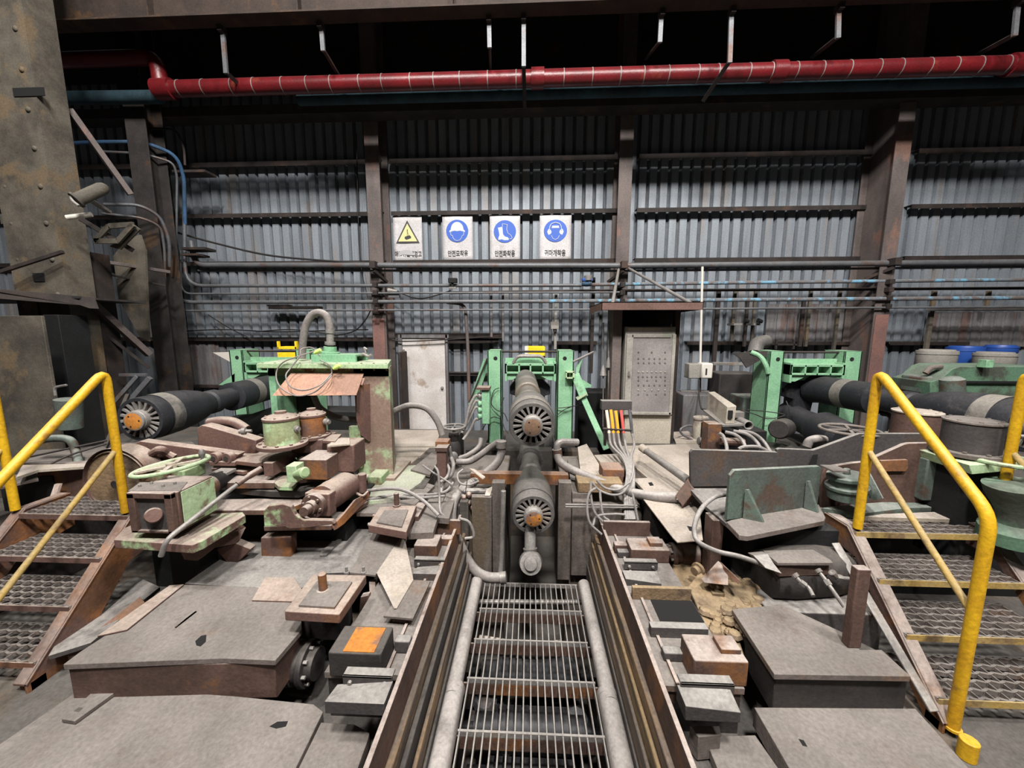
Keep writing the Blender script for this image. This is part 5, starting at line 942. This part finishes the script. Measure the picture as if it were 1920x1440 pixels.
deck('broad beige deck in front of the control cabinet', [(1165, 836), (1310, 832), (1345, 838), (1310, 855), (1296, 905), (1225, 905), (1195, 880)], 1.60)
deck('beige deck plate with an oval hole below the cabinet deck', [(1186, 897), (1290, 893), (1276, 930), (1222, 934)], 1.62, hole=[(1215, 905), (1222, 904), (1226, 910), (1219, 911)])
deck('pinkish beige sheet hanging out beside the far right bearing block', [(1205, 934), (1275, 932), (1312, 955), (1318, 1012), (1270, 1016), (1262, 1008)], 1.60, 'platebeige', .01, hole=[(1288, 986), (1299, 988), (1297, 996), (1293, 995)])
deck('small grey plate right of the cabinet plinth', [(1258, 810), (1290, 808), (1318, 830), (1268, 831)], 1.61); deck('pale block plate left of the hanging cables', [(1114, 853), (1166, 850), (1171, 880), (1138, 881)], 1.63, 'platebeige', .08)
deck('long pale slab beside the right pipe elbow', [(1083, 838), (1100, 832), (1134, 888), (1090, 900)], 1.64, 'platebeige', .1); deck('grey wet slab at the right edge of the slot', [(1064, 860), (1083, 860), (1105, 925), (1073, 925)], 1.58, 'plate', .06)
deck('grey deck strip between mossy plate and hood box', [(640, 925), (690, 915), (745, 940), (700, 950), (640, 952)], 1.56, 'plate', .03)
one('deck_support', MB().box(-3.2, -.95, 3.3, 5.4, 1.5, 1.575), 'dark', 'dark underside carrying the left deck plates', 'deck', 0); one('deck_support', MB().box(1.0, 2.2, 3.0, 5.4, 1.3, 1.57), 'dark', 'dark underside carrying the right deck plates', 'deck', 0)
one('wall_kerb', MB().box(-.9, 1.0, 5.3, 5.5, 0, 1.3), 'concrete', 'dark kerb closing the pit behind the centre stand', 'kerb', 0)
# ================================================================ centre hoses and pipe work
def hose(label, P, r, m_='hose', cat='hose', name='hose', n=12): return one(name, MB().pt(P, r, n, 8), m_, label, cat, 0)
h = T('cooling_hose', 'thickest pale hose looping from the left elbow down into the pit', 'hose', W(940, 830, 3.5))
MB().pt([(940, 838, 3.6), (940, 850, 3.6), (930, 870, 3.55), (908, 890, 3.5), (885, 905, 3.4), (865, 920, 3.3), (851, 940, 3.2), (847, 965, 3.1), (850, 990, 3.05), (860, 1015, 3.02), (874, 1045, 3.0), (892, 1070, 2.98), (915, 1082, 2.98), (946, 1083, 2.98)], .041, 16, 8).build('hose', 'hose', h)
MB().lathe(W(940, 826, 3.6), W(940, 842, 3.6), [(0, .035), (.005, .05), (.07, .05), (.075, .04)], 16).build('end_ferrule', 'hose', h); MB().lathe(W(938, 1083, 2.98), W(950, 1082, 2.98), [(0, .047), (.05, .047), (.055, .03)], 14).build('end_ferrule', 'steel', h)
MB().lathe(W(888, 904, 3.4), W(876, 913, 3.35), [(0, .044), (.012, .044)], 16, False).build('clamp_ring', 'steel', h)
h = T('cooling_hose', 'thick pale hose running from the right elbow to the brown bracket', 'hose', W(1046, 845, 3.5))
MB().pt([(1044, 848, 3.6), (1050, 866, 3.55), (1070, 880, 3.5), (1105, 895, 3.4), (1140, 910, 3.3), (1180, 923, 3.2), (1225, 931, 3.1), (1268, 932, 3.05)], .038, 16, 8, r1=.044).build('hose', 'hose', h)
MB().pl([(1044, 856, 3.6), (1044, 828, 3.6), (1083, 829, 3.7), ], .034, .08).build('elbow', 'steel', h); MB().lathe(W(1044, 842, 3.6), W(1046, 858, 3.6), [(0, .046), (.08, .046)], 16).build('collar', 'rust', h)
hose('shorter thick hose behind the big loop on the left', [(936, 828, 3.65), (918, 840, 3.7), (898, 855, 3.7), (880, 865, 3.7), (856, 866, 3.7)], .032); hose('brownish hose end pointing down behind the loop', [(902, 822, 3.9), (898, 838, 3.85), (880, 852, 3.8), (862, 860, 3.8)], .026)
hose('slim hose bundle strand running down by the valve', [(842, 838, 3.6), (846, 858, 3.6), (850, 872, 3.5), (846, 890, 3.45), (832, 902, 3.4), (826, 925, 3.3)], .02); hose('second slim strand beside the valve', [(836, 868, 3.5), (842, 880, 3.45), (838, 895, 3.4), (825, 905, 3.3)], .016)
for P, r, l in (([(640, 950, 3.0), (700, 935, 3.0), (745, 928, 3.1), (800, 928, 3.2), (835, 922, 3.3), (850, 905, 3.4)], .014, 'crossing the left deck, upper one'), ([(700, 948, 3.0), (745, 932, 3.05), (778, 934, 3.1), (835, 930, 3.1)], .012, 'crossing the left deck, middle one'),
        ([(688, 920, 3.0), (735, 916, 2.95), (765, 922, 2.9), (795, 940, 2.85), (822, 966, 2.8)], .014, 'slanting down to the far end plate'), ([(792, 872, 3.2), (815, 888, 3.15), (842, 905, 3.1), (846, 912, 3.1)], .008, 'thin one over the rusty hose post'),
        ([(815, 874, 3.1), (822, 888, 3.05), (824, 930, 3.0), (826, 960, 2.9), (840, 972, 2.9)], .010, 'hanging straight past the hose post'), ([(868, 880, 3.3), (858, 890, 3.25), (862, 905, 3.2), (880, 909, 3.2), (898, 902, 3.2)], .009, 'short loop under the big hose'),
        ([(655, 955, 3.3), (690, 946, 3.3), (735, 930, 3.3)], .012, 'pale one leaving the cylinder pin'), ([(862, 972, 2.9), (880, 980, 2.9), (888, 1005, 2.9), (872, 1010, 2.9)], .012, 'small curl beside the end plate'), ([(648, 950, 3.25), (700, 930, 3.3), (752, 940, 3.2), (800, 965, 3.0)], .010, 'lowest crossing the deck')):
    hose('grey cable ' + l, P, r, 'cable', 'cable', 'cable', 8)
pp_ = T('hose_post', 'rusty square post with a cap block beside the valve', 'post', W(828, 905, 3.4)); MB().pb(819, 842, 836, 905, 3.4, .1).build('post', 'rustpink', pp_, .004); MB().pb(816, 840, 838, 847, 3.39, .13).build('cap', 'rust', pp_); MB().pb(816, 828, 840, 838, 3.5, .12).build('block', 'rustorange', pp_, .004)
v = T('gate_valve', 'small gate valve with a round grey handwheel behind the hoses', 'valve', W(850, 860, 4.1)); c = W(851, 800, 4.1)
MB().tube([c + Vector((math.cos(i / 4) * .12, math.sin(i / 4) * .12, 0)) for i in range(26)], .011, 8, 1).build('handwheel', 'steel', v); MB().beam(c - Vector((.12, 0, 0)), c + Vector((.12, 0, 0)), .016, .008).beam(c - Vector((0, .12, 0)), c + Vector((0, .12, 0)), .016, .008).build('spokes', 'steel', v)
MB().lathe(c, W(851, 868, 4.1), [(0, .015), (.06, .015), (.061, .05), (.10, .06), (.16, .045), (.2, .07), (.27, .08), (.33, .06), (.38, .09)], 18).build('body', 'dark', v); MB().lathe(W(850, 855, 4.0), W(850, 857, 3.9), [(0, .05), (.05, .05), (.06, .03)], 16).build('port', 'shaft', v)
one('pier_top_rail', MB().pl([(861, 921, 3.3), (915, 921, 3.3)], .028).pl([(858, 929, 3.25), (918, 929, 3.25)], .012), 'hose', 'pale pipe stub lying across the left pier', 'pipe'); one('folded_strip', MB().pq([(880, 880, 3.35), (890, 882, 3.35), (910, 896, 3.2), (905, 900, 3.2)], (0, .005, .012)), 'platebeige', 'small folded metal strip over the left pier', 'strip')
one('pier_plate', MB().pq([(912, 918, 3.2), (925, 912, 3.25), (919, 930, 3.15), (908, 930, 3.15)], (0, .02, 0)), 'platebeige', 'bent corner plate at the end of the pipe stub', 'plate')
for x, y in ((872, 935), (880, 945), (888, 936), (884, 928), (868, 932)): pass
bl = T('bolt_cluster', 'corroded bolts and cups on the face of the left pier', 'bolts', W(880, 950, 3.2))
for x, y in ((870, 930), (878, 940), (889, 933), (887, 950), (879, 925)): MB().lathe(W(x, y, 3.2), W(x, y + 6, 3.15), [(0, .02), (.02, .028), (.04, .02), (.05, .012)], 10).build('bolt', 'rustpink', bl)
one('thin_wire', MB().pt([(876, 900, 3.2), (872, 925, 3.18), (862, 955, 3.15), (858, 975, 3.1)], .004, 6), 'cableblack', 'thin wire hanging over the left pier', 'wire'); one('pier_fender', MB().pb(862, 940, 878, 1010, 3.12, .08), 'concrete', 'stained strip on the left pier face', 'strip', .01)
one('pier_fender', MB().pb(885, 932, 922, 1075, 3.14, .06), 'pierface', 'brown stained sheet on the left pier face', 'sheet', .006); one('pier_fender', MB().pb(1072, 940, 1110, 1080, 3.14, .06), 'pierface', 'brown stained sheet on the right pier face', 'sheet', .006)
one('valve_block', MB().pb(1083, 905, 1168, 925, 3.25, .2), 'clay', 'rusty terminal block behind the hanging cables', 'block', .01); one('valve_block', MB().pb(1130, 880, 1170, 905, 3.4, .2), 'rustorange', 'orange stained block below the pale block plate', 'block', .01)
for i, y in enumerate((946, 950)): one('cable_rail', MB().pl([(1060, y, 3.05), (1195, y + 2, 3.05)], .008), 'cable', 'thin rail behind the hanging cables, %s of two' % ('upper', 'lower')[i], 'rail')
# hanging cable fan
hb = T('hose_holder', 'lavender grey holder block carrying coloured hose ends', 'holder', W(1156, 770, 4.2)); MB().pb(1128, 752, 1185, 769, 4.2, .1).build('block', 'darkplate', hb, .004); MB().pl([(1130, 804, 4.1), (1184, 807, 4.1)], .014).build('lower_rail', 'girt', hb); MB().pl([(1134, 769, 4.25), (1134, 835, 4.25)], .016).build('leg', 'girt', hb)
for i, (x, m_, l) in enumerate(((1137, 'hosewhite', 'white'), (1145, 'hoseamber', 'amber'), (1154, 'hoseamber', 'second amber'), (1164, 'hosered', 'red'), (1180, 'conduit', 'grey'))):
    k_ = T('colour_hose', l + ' ended hose hanging from the holder block by the cabinet', 'hose', W(x, 775, 4.15)); MB().pt([(x, 768 + (4 - i) % 3, 4.15), (x + 3, 790, 4.12), (x + 5, 812, 4.1)], .017).build('coloured_end', m_, k_)
    MB().pt([(x + 5, 812, 4.1), (x + 9, 835, 4.0), (1167 + i * 4, 858, 3.7), (1176 + i * 3, 885, 3.4), (1172 + i * 4, 925, 3.2), (1173 + i * 4, 975, 3.0)], .0135, 10).build('tail', 'cable', k_)
for P, l in (([(1117, 915, 3.0), (1105, 925, 2.98), (1101, 950, 2.95), (1106, 980, 2.92), (1128, 1002, 2.9)], 'outermost'), ([(1108, 902, 3.05), (1108, 930, 3.0), (1115, 960, 2.97), (1132, 980, 2.95)], 'second'), ([(1125, 920, 3.1), (1127, 945, 3.05), (1132, 968, 3.0), (1142, 976, 2.98)], 'third'),
        ([(1110, 905, 3.1), (1125, 920, 3.1), (1150, 928, 3.1), (1170, 922, 3.1), (1185, 895, 3.2), (1188, 870, 3.3)], 'lowest crossing loop'), ([(1118, 900, 3.12), (1135, 915, 3.12), (1160, 918, 3.12), (1180, 905, 3.15)], 'upper crossing loop'), ([(1186, 925, 3.1), (1190, 945, 3.05), (1196, 975, 3.0)], 'short right hand'), ([(1112, 985, 2.95), (1120, 968, 3.0), (1150, 964, 3.0), (1172, 965, 3.0)], 'flat lower')):
    hose('grey hanging cable beside the right pier, ' + l + ' one', P, .010, 'cable', 'cable', 'cable', 8)
tr = T('thick_rod', 'thick grey tube with a bright end lying over the cabinet deck', 'rod', W(1250, 880, 3.5)); MB().cyl(W(1212, 846, 3.8), W(1292, 902, 3.1), .032, .036, 18).build('tube', 'steel', tr); MB().lathe(W(1202, 838, 3.9), W(1216, 849, 3.78), [(0, .03), (.01, .04), (.08, .04), (.09, .03)], 18).build('end_cap', 'platebeige', tr)
br = T('hose_bracket', 'brown angled bracket where the right thick hose ends', 'bracket', W(1285, 950, 3.0)); MB().pq([(1266, 930, 3.0), (1289, 898, 3.0), (1302, 922, 2.95), (1280, 950, 2.92)], (.02, .03, 0)).build('web', 'rust', br, .003); MB().pq([(1278, 950, 2.92), (1300, 922, 2.95), (1304, 932, 3.0), (1284, 952, 3.0)], (.01, .02, 0)).build('foot', 'rustorange', br)
# ================================================================ right machine
MZ = 1.76
rm = T('angle_table', 'dark steel table with upright plates left of the right yellow rail', 'table', Z(1420, 950, MZ))
MB().pp([(1284, 906), (1292, 902), (1365, 900), (1470, 905), (1470, 960), (1368, 986), (1322, 948)], MZ - .01, .03).build('table_top', 'darkplate', rm, .004)
MB().pq([(1295, 913, 2.98), (1294, 849, 2.98), (1299, 843, 2.98), (1440, 847, 3.0), (1458, 848, 3.0), (1460, 910, 3.0)], (0, .03, 0)).build('rear_plate', 'darkplate', rm, .004)
MB().pp([(1362, 978), (1370, 975), (1450, 958), (1535, 945), (1548, 970), (1545, 976), (1402, 1005), (1386, 1003)], MZ + .015, .035).build('front_shelf', 'plate', rm, .004)
a, b = Z(1362, 976, MZ + .01), Z(1533, 949, MZ + .01)
zt1 = W(1364, 884, a.y).z; zt2 = W(1530, 874, b.y).z; ab = (b - a)
MB().poly([a, b, Vector((b.x, b.y, zt2 - .02)), Vector((b.x - .02, b.y, zt2)), Vector((a.x + .03, a.y + .01, zt1 + .005)), Vector((a.x, a.y, zt1 - .03))], (0, .03, 0)).build('front_plate', 'greendirty', rm, .004)
for px, py, gx in ((1392, 972, 1432), (1506, 953, 1534)):
    p = Z(px, py, MZ + .015); top = Vector((p.x, p.y, p.z + .20)); q = p + (Z(gx, 980 if px < 1400 else 962, MZ + .015) - p) * .95
    MB().poly([p, q, top + Vector((.015, 0, 0)), top], Vector((.018, .006, 0))).build('gusset', 'greendirty', rm, .002)
MB().box(Z(1330, 960, MZ).x, Z(1350, 960, MZ).x, 2.5, 2.62, 1.3, MZ - .03).build('leg', 'rust', rm, .004); MB().box(Z(1400, 975, MZ).x, Z(1560, 970, MZ).x, 2.45, 3.0, 1.0, MZ - .06).build('body', 'black', rm)
rp_ = T('long_plate', 'long dark upright plate with a raised right end behind the yellow rail', 'plate', W(1600, 900, 3.05)); MB().pv([(1457, 906), (1457, 843), (1462, 841), (1525, 844), (1532, 842), (1598, 818), (1612, 813), (1740, 813), (1745, 860), (1600, 905)], 3.05, .03).build('plate', 'darkplate', rp_, .004)
MB().pq([(1518, 872, 3.03), (1526, 853, 3.03), (1534, 852, 3.03), (1530, 875, 3.03)], (0, .01, 0)).build('notch', 'pitblack', rp_)
sp = T('shield_plate', 'dark brown shield plate with a small name plate behind the right rail', 'plate', W(1680, 930, 2.85)); MB().pv([(1541, 958), (1541, 888), (1549, 876), (1600, 868), (1622, 866), (1696, 833), (1706, 831), (1822, 829), (1826, 940)], 2.82, .03).build('plate', 'rust', sp, .005)
MB().pv([(1652, 864), (1702, 862), (1703, 878), (1698, 884), (1652, 884)], 2.80, .02).build('name_plate', 'rustorange', sp, .002); MB().pv([(1742, 835), (1822, 833), (1822, 938), (1735, 938)], 2.81, .01).build('green_patch', 'greendirty', sp)
MB().pq([(1617, 880, 2.8), (1625, 878, 2.8), (1655, 935, 2.55), (1640, 938, 2.55), (1610, 925, 2.75)], (.015, .01, 0)).build('stay', 'greendirty', sp)
one('machine_shelf', MB().pp([(1540, 952), (1600, 945), (1812, 930), (1860, 940), (1812, 950), (1700, 952), (1622, 962), (1600, 960)], 1.74, .05), 'greendirty', 'dull green shelf in front of the shield plate', 'shelf', .004)
one('machine_shelf', MB().pp([(1612, 968), (1640, 964), (1860, 955), (1900, 966), (1850, 975)], 1.715, .03), 'platebeige', 'pale strip just above the top tread of the right stair', 'plate', .003)
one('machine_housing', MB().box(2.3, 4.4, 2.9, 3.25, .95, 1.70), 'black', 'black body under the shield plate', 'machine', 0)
mt = T('small_motor', 'low round grey drum with a flat lid behind the shelf of the right stair', 'drum', W(1585, 935, 2.6)); MB().lathe(W(1588, 932, 2.68), W(1588, 890, 2.68), [(0, .115), (.06, .115), (.07, .125), (.09, .125), (.091, .095), (.14, .095), (.141, .115), (.165, .115), (.17, .02), (.21, .018)], 28).build('body', 'greendirty', mt, .002); MB().pb(1562, 883, 1592, 886, 2.6, .12).build('cover_bar', 'plate', mt)
lid_drum('steel_drum', 'rusty round housing with a dusty lid behind the right rail', 1718, 1785, 780, 828, 3.2, 'rust', 'platebeige', flange=(1.2, .03), cat='housing', lidh=.02, domed=False, stand=1.69)
lid_drum('steel_drum', 'grey round housing with a dusty lid nearest the right edge', 1830, 1908, 800, 856, 2.55, 'darkplate', 'plate', flange=(1.35, .03), cat='housing', lidh=.02, domed=False, knobs=((1912, 818, 1),), stand=1.4)
hw = T('handwheel', 'flat pale handwheel with an upright knob on the right machine', 'handwheel', W(1590, 806, 3.2)); c = W(1593, 806, 3.25)
MB().tube([c + Vector((math.cos(i * math.pi / 18) * .20, math.sin(i * math.pi / 18) * .20, 0)) for i in range(37)], .013, 10, 1).build('rim', 'plate', hw)
for a_ in (0, 1.05, 2.1): e_ = Vector((math.cos(a_), math.sin(a_), 0)) * .2; MB().beam(c - e_, c + e_, .022, .01).build('spoke', 'plate', hw)
k0 = W(1628, 806, 3.2); MB().lathe(k0, k0 + Vector((0, 0, .09)), [(0, .012), (.02, .012), (.04, .02), (.07, .022), (.085, .01)], 12).build('knob', 'plasticwhite', hw); MB().cyl(c - Vector((0, 0, .25)), c, .02).build('stem', 'rust', hw)
one('bent_hose', MB().pt([(1512, 838, 3.3), (1518, 827, 3.3), (1532, 823, 3.3), (1545, 824, 3.4)], .035, 12), 'hose', 'short bent hose below the pale handwheel', 'hose')
pm = T('green_pump', 'green pump body with a pale ring table at the right edge', 'pump', W(1880, 990, 2.4)); MB().pv([(1818, 872), (1925, 866), (1925, 880), (1822, 890)], 2.5, .35).build('table', 'greenpale', pm, .004)
MB().lathe(W(1905, 1010, 2.4), W(1905, 890, 2.4), [(0, .17), (.08, .16), (.12, .10), (.2, .09), (.3, .13), (.36, .14)], 24).build('casting', 'greenfar', pm); MB().lathe(W(1850, 960, 2.7), W(1850, 885, 2.7), [(0, .09), (.3, .09)], 20).build('side_pot', 'black', pm); MB().tube([W(1880, 862, 2.55) + Vector((math.cos(i * .35) * .16, math.sin(i * .35) * .16, 0)) for i in range(19)], .014, 8, 1).build('ring', 'greenpale', pm)
MB().lathe(W(1822, 838, 2.75), W(1822, 822, 2.75), [(0, .015), (.03, .03), (.055, .03), (.07, .01)], 12).build('knob', 'plasticwhite', pm)
MB().pb(1735, 862, 1780, 940, 2.76, .1).build('side_block', 'greendirty', pm, .01)
# hose, connector and fittings
h = T('air_hose', 'light grey hose curling from the table down to a connector', 'hose', W(1330, 950, 2.5)); MB().pt([(1363, 927, 2.56), (1340, 932, 2.5), (1318, 950, 2.4), (1305, 975, 2.3), (1302, 1000, 2.25), (1312, 1018, 2.2), (1345, 1034, 2.2), (1385, 1043, 2.2), (1425, 1056, 2.2)], .0145, 12).build('hose', 'cable', h)
MB().pq([(1412, 1041, 2.2), (1440, 1038, 2.25), (1452, 1058, 2.15), (1468, 1077, 2.1), (1435, 1066, 2.15)], (0, .06, -.02)).build('connector', 'steel', h, .004)
cn = T('control_box', 'grey boxed plate over the dark motor under the angle table', 'box', W(1490, 1060, 2.25)); MB().pp([(1430, 1032), (1524, 1030), (1558, 1050), (1562, 1055), (1458, 1055)], 1.62, .02).build('top', 'plate', cn, .003); MB().pp([(1440, 1038), (1524, 1036), (1556, 1056), (1462, 1059)], 1.60, .08).build('case', 'rust', cn, .004)
one('dark_motor', MB().lathe(W(1428, 1075, 2.35), W(1600, 1065, 2.45), [(0, .05), (.01, .14), (.15, .16), (.4, .16), (.55, .14), (.6, .1)], 24), 'dark', 'dark motor body below the boxed plate', 'motor', 0)
one('motor_bed', MB().box(Z(1410, 1120, 1.3).x, Z(1590, 1110, 1.3).x, 2.15, 2.6, .95, 1.34), 'darkplate', 'dirty shelf below the dark motor', 'shelf', .01)
for P, l in (([(1488, 1076, 2.15), (1500, 1090, 2.12), (1516, 1102, 2.1), (1525, 1118, 2.05)], 'pale knuckled fitting under the boxed plate, left one'), ([(1532, 1068, 2.2), (1548, 1088, 2.15), (1562, 1108, 2.1), (1583, 1138, 2.05)], 'darker knuckled fitting beside the pale one'), ([(1560, 1073, 2.2), (1568, 1082, 2.2), (1592, 1085, 2.2)], 'short pale hose end next to the square post')):
    f = T('hose_fitting', l, 'fitting', W(*P[0])); MB().pt(P, .011, 10).build('pipe', 'steel', f); MB().lathe(W(*P[1]), W(*P[2]), [(0, .018), (.03, .018)], 6).build('nut', 'steel', f); MB().lathe(W(*P[0]), W(*P[1]), [(0, .02), (.02, .02), (.021, .01)], 10).build('cap', 'plate', f)
# clay covered gear
cg = T('clay_gear', 'gear block caked in yellow brown clay beside the right bed', 'gear', W(1345, 1150, 2.2)); q_ = random.Random(5)
MB().pq([(1290, 1098, 2.3), (1312, 1070, 2.4), (1340, 1085, 2.4), (1420, 1100, 2.35), (1415, 1165, 2.1), (1385, 1195, 2.0), (1340, 1200, 2.0), (1318, 1160, 2.1)], (0, 0, -.12)).build('mound', 'clay', cg, .01)
for i in range(7):
    t = i / 6; MB().pb(1335 + 6 * t, 1100 + 78 * t, 1358 + 10 * t, 1106 + 80 * t, 2.28 - .2 * t, .05).build('tooth', 'clay', cg, .004)
MB().pq([(1320, 1093, 2.25), (1352, 1058, 2.3), (1366, 1070, 2.28), (1366, 1098, 2.2)], (0, .04, 0)).build('fin', 'rust', cg, .003); MB().pq([(1358, 1062, 2.28), (1388, 1090, 2.2), (1384, 1096, 2.2), (1355, 1068, 2.28)], (0, .05, 0)).build('fin', 'rustpink', cg); MB().lathe(W(1302, 1072, 2.4), W(1318, 1062, 2.45), [(0, .03), (.03, .03), (.031, .045), (.05, .045), (.06, .02)], 12).build('boss', 'clay', cg)
mb = MB()
for i in range(130):
    x = q_.uniform(1270, 1425); y = q_.uniform(1080, 1195)
    if x < 1288 + (y - 1075) * .45: continue
    c = Z(x, y, 1.33); mb.sph(c, q_.uniform(.008, .045), (1, 1, .6), 8)
tag(mb.build('clay_crumbs', 'clay', smooth=0), 'loose crumbs of yellow brown clay around the caked gear', 'clay', None, 'stuff')
one('clay_floor', MB().pp([(1255, 1060), (1290, 1030), (1400, 1050), (1430, 1130), (1372, 1150), (1400, 1235), (1330, 1200)], 1.31, .2), 'clay', 'clay covered ledge between the right bed and the cover plate', 'ledge', .02)
# tilted metal box and clutter behind the angle table
tb_ = T('metal_trunking', 'long pale metal box with a slot in its end, pointing out of the right clutter', 'box', W(1345, 795, 4.3))
A = [W(1364, 763, 4.0), W(1381, 761, 4.0), W(1377, 794, 4.0), W(1360, 795, 4.0)]; B_ = [W(1328, 735, 4.55), W(1340, 734, 4.55), W(1338, 770, 4.55), W(1325, 768, 4.55)]
MB().add(A + B_, [(0, 3, 2, 1), (4, 5, 6, 7), (0, 1, 5, 4), (1, 2, 6, 5), (2, 3, 7, 6), (3, 0, 4, 7)]).build('case', 'cabinetbeige', tb_, .004); MB().pb(1366, 770, 1374, 785, 3.985, .02).build('slot', 'pitblack', tb_)
MB().pq([(1318, 768, 4.5), (1330, 768, 4.5), (1395, 795, 3.98), (1355, 797, 3.98)], (0, 0, -.02)).build('shelf', 'steel', tb_)
one('open_pipe', MB().lathe(W(1404, 798, 4.0), W(1375, 783, 4.4), [(.12, .035), (0, .035), (0, .048), (.4, .045)], 18), 'steel', 'open ended grey pipe beside the metal box', 'pipe'); one('small_box', MB().pb(1378, 773, 1396, 784, 4.2, .1), 'steel', 'small grey box right of the metal trunking', 'box', .004)
po = T('white_pot', 'pale rounded pot on the deck right of the cabinet', 'pot', W(1316, 826, 4.9)); MB().lathe(W(1314, 828, 4.95), W(1314, 776, 4.95), [(0, .06), (.02, .09), (.2, .10), (.29, .085), (.31, .095), (.33, .09), (.335, .02)], 20).build('pot', 'cabinetbeige', po); MB().pt([(1300, 826, 4.9), (1280, 815, 4.9), (1276, 805, 4.9), (1290, 798, 4.95), (1305, 800, 5.0)], .014, 8).build('loop_hose', 'conduit', po)
one('brown_post', MB().pb(1327, 795, 1352, 850, 4.0, .15), 'rust', 'brown post under the metal box', 'post', .006); one('horizontal_pipe', MB().pl([(1350, 827, 3.95), (1395, 829, 3.95)], .04), 'rustpink', 'dusty pipe stub among the right hoses', 'pipe'); one('pipe_plug', MB().lathe(W(1308, 826, 4.4), W(1320, 828, 4.4), [(0, .02), (.01, .045), (.05, .045), (.12, .03)], 14), 'shaft', 'round grey cap at the foot of the brown post', 'cap')
for i, P in enumerate(([(1348, 812, 3.9), (1356, 818, 3.88), (1362, 835, 3.8), (1363, 850, 3.7)], [(1360, 810, 3.95), (1378, 815, 3.9), (1393, 828, 3.85), (1400, 848, 3.7)], [(1375, 808, 3.95), (1400, 814, 3.9), (1418, 828, 3.85), (1430, 848, 3.7)], [(1385, 808, 4.0), (1410, 812, 3.95), (1430, 826, 3.9), (1445, 848, 3.75)], [(1385, 842, 3.7), (1395, 838, 3.7), (1420, 838, 3.7), (1440, 846, 3.7)])):
    hose('grey hose arching down behind the rear plate, %s from the left' % ('first', 'second', 'third', 'fourth', 'fifth')[i], P, .017, 'cable', 'hose', 'hose', 8)
one('dark_clutter_box', MB().box(W(1345, 800, 4.2).x, W(1440, 800, 4.2).x, 4.2, 4.6, 1.5, W(1400, 808, 4.2).z), 'black', 'black casing behind the arching hoses', 'casing', .01)
cab('black cable hanging beside the white meter pole', [(1311, 712, 6.0), (1311, 745, 5.8), (1315, 765, 5.2), (1322, 768, 4.7)], .012)
# ================================================================ far right machines
fm = T('far_machine', 'dull green machine far behind the right handrail', 'machine', W(1830, 740, 4.8)); MB().pv([(1745, 735), (1745, 716), (1765, 710), (1785, 692), (1800, 687), (1960, 687), (1960, 745), (1745, 745)], 4.8, .5).build('casing', 'greenfar', fm, .01)
MB().lathe(W(1785, 745, 4.75), W(1785, 708, 4.75), [(0, .11), (.22, .11), (.25, .06)], 20).build('dome', 'greendirty', fm); MB().pb(1730, 706, 1790, 740, 4.9, .3).build('side_casting', 'greendirty', fm, .03); MB().pb(1850, 675, 1864, 690, 4.7, .1).build('lug', 'green', fm, .006)
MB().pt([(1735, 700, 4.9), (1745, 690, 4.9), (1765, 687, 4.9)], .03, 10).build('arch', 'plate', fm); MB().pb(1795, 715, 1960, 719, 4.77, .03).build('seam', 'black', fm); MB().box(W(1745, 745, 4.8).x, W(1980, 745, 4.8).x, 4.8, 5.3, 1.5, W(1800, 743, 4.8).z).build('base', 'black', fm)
for x0, x1, y0, y1, dd, m_, l in ((1757, 1812, 659, 692, 6.0, 'cabinet', 'pale tub at the far right wall'), (1812, 1860, 652, 690, 6.3, 'drumblue', 'blue drum right of the pale tub'), (1870, 1925, 664, 690, 5.8, 'cabinet', 'pale long tub at the right edge'), (1880, 1925, 650, 664, 6.2, 'drumblue', 'blue drum behind the long tub')):
    a = W(x0, y0, dd); b = W(x1, y1, dd); r = (b.x - a.x) / 2; o = T('storage_drum', l, 'drum', ((a.x + b.x) / 2, dd + r, b.z)); MB().lathe(((a.x + b.x) / 2, dd + r, b.z), ((a.x + b.x) / 2, dd + r, a.z), [(0, r * .94), (.02, r), ((a.z - b.z) * .8, r), ((a.z - b.z) * .81, r * 1.04), ((a.z - b.z), r * 1.02)], 24).build('body', m_, o)
    MB().lathe(((a.x + b.x) / 2, dd + r, a.z), ((a.x + b.x) / 2, dd + r, a.z + 1), [(0, r * .9), (.02, r * .85)], 24).build('lid', m_, o); MB().box(a.x, b.x, dd + .1, dd + 2 * r - .1, .98, b.z).build('stand', 'dark', o)
cg_ = T('coupling_guard', 'dark curved guard plate over the right spindle neck', 'guard', W(1770, 760, 4.0)); MB().pt([(1742, 768, 3.9), (1752, 752, 3.95), (1772, 745, 4.0), (1792, 750, 4.0)], .035, 10).build('rim', 'dark', cg_); MB().pt([(1655, 775, 4.3), (1668, 778, 4.2), (1685, 795, 4.1), (1695, 810, 4.0)], .03, 8).build('arm', 'dark', cg_)
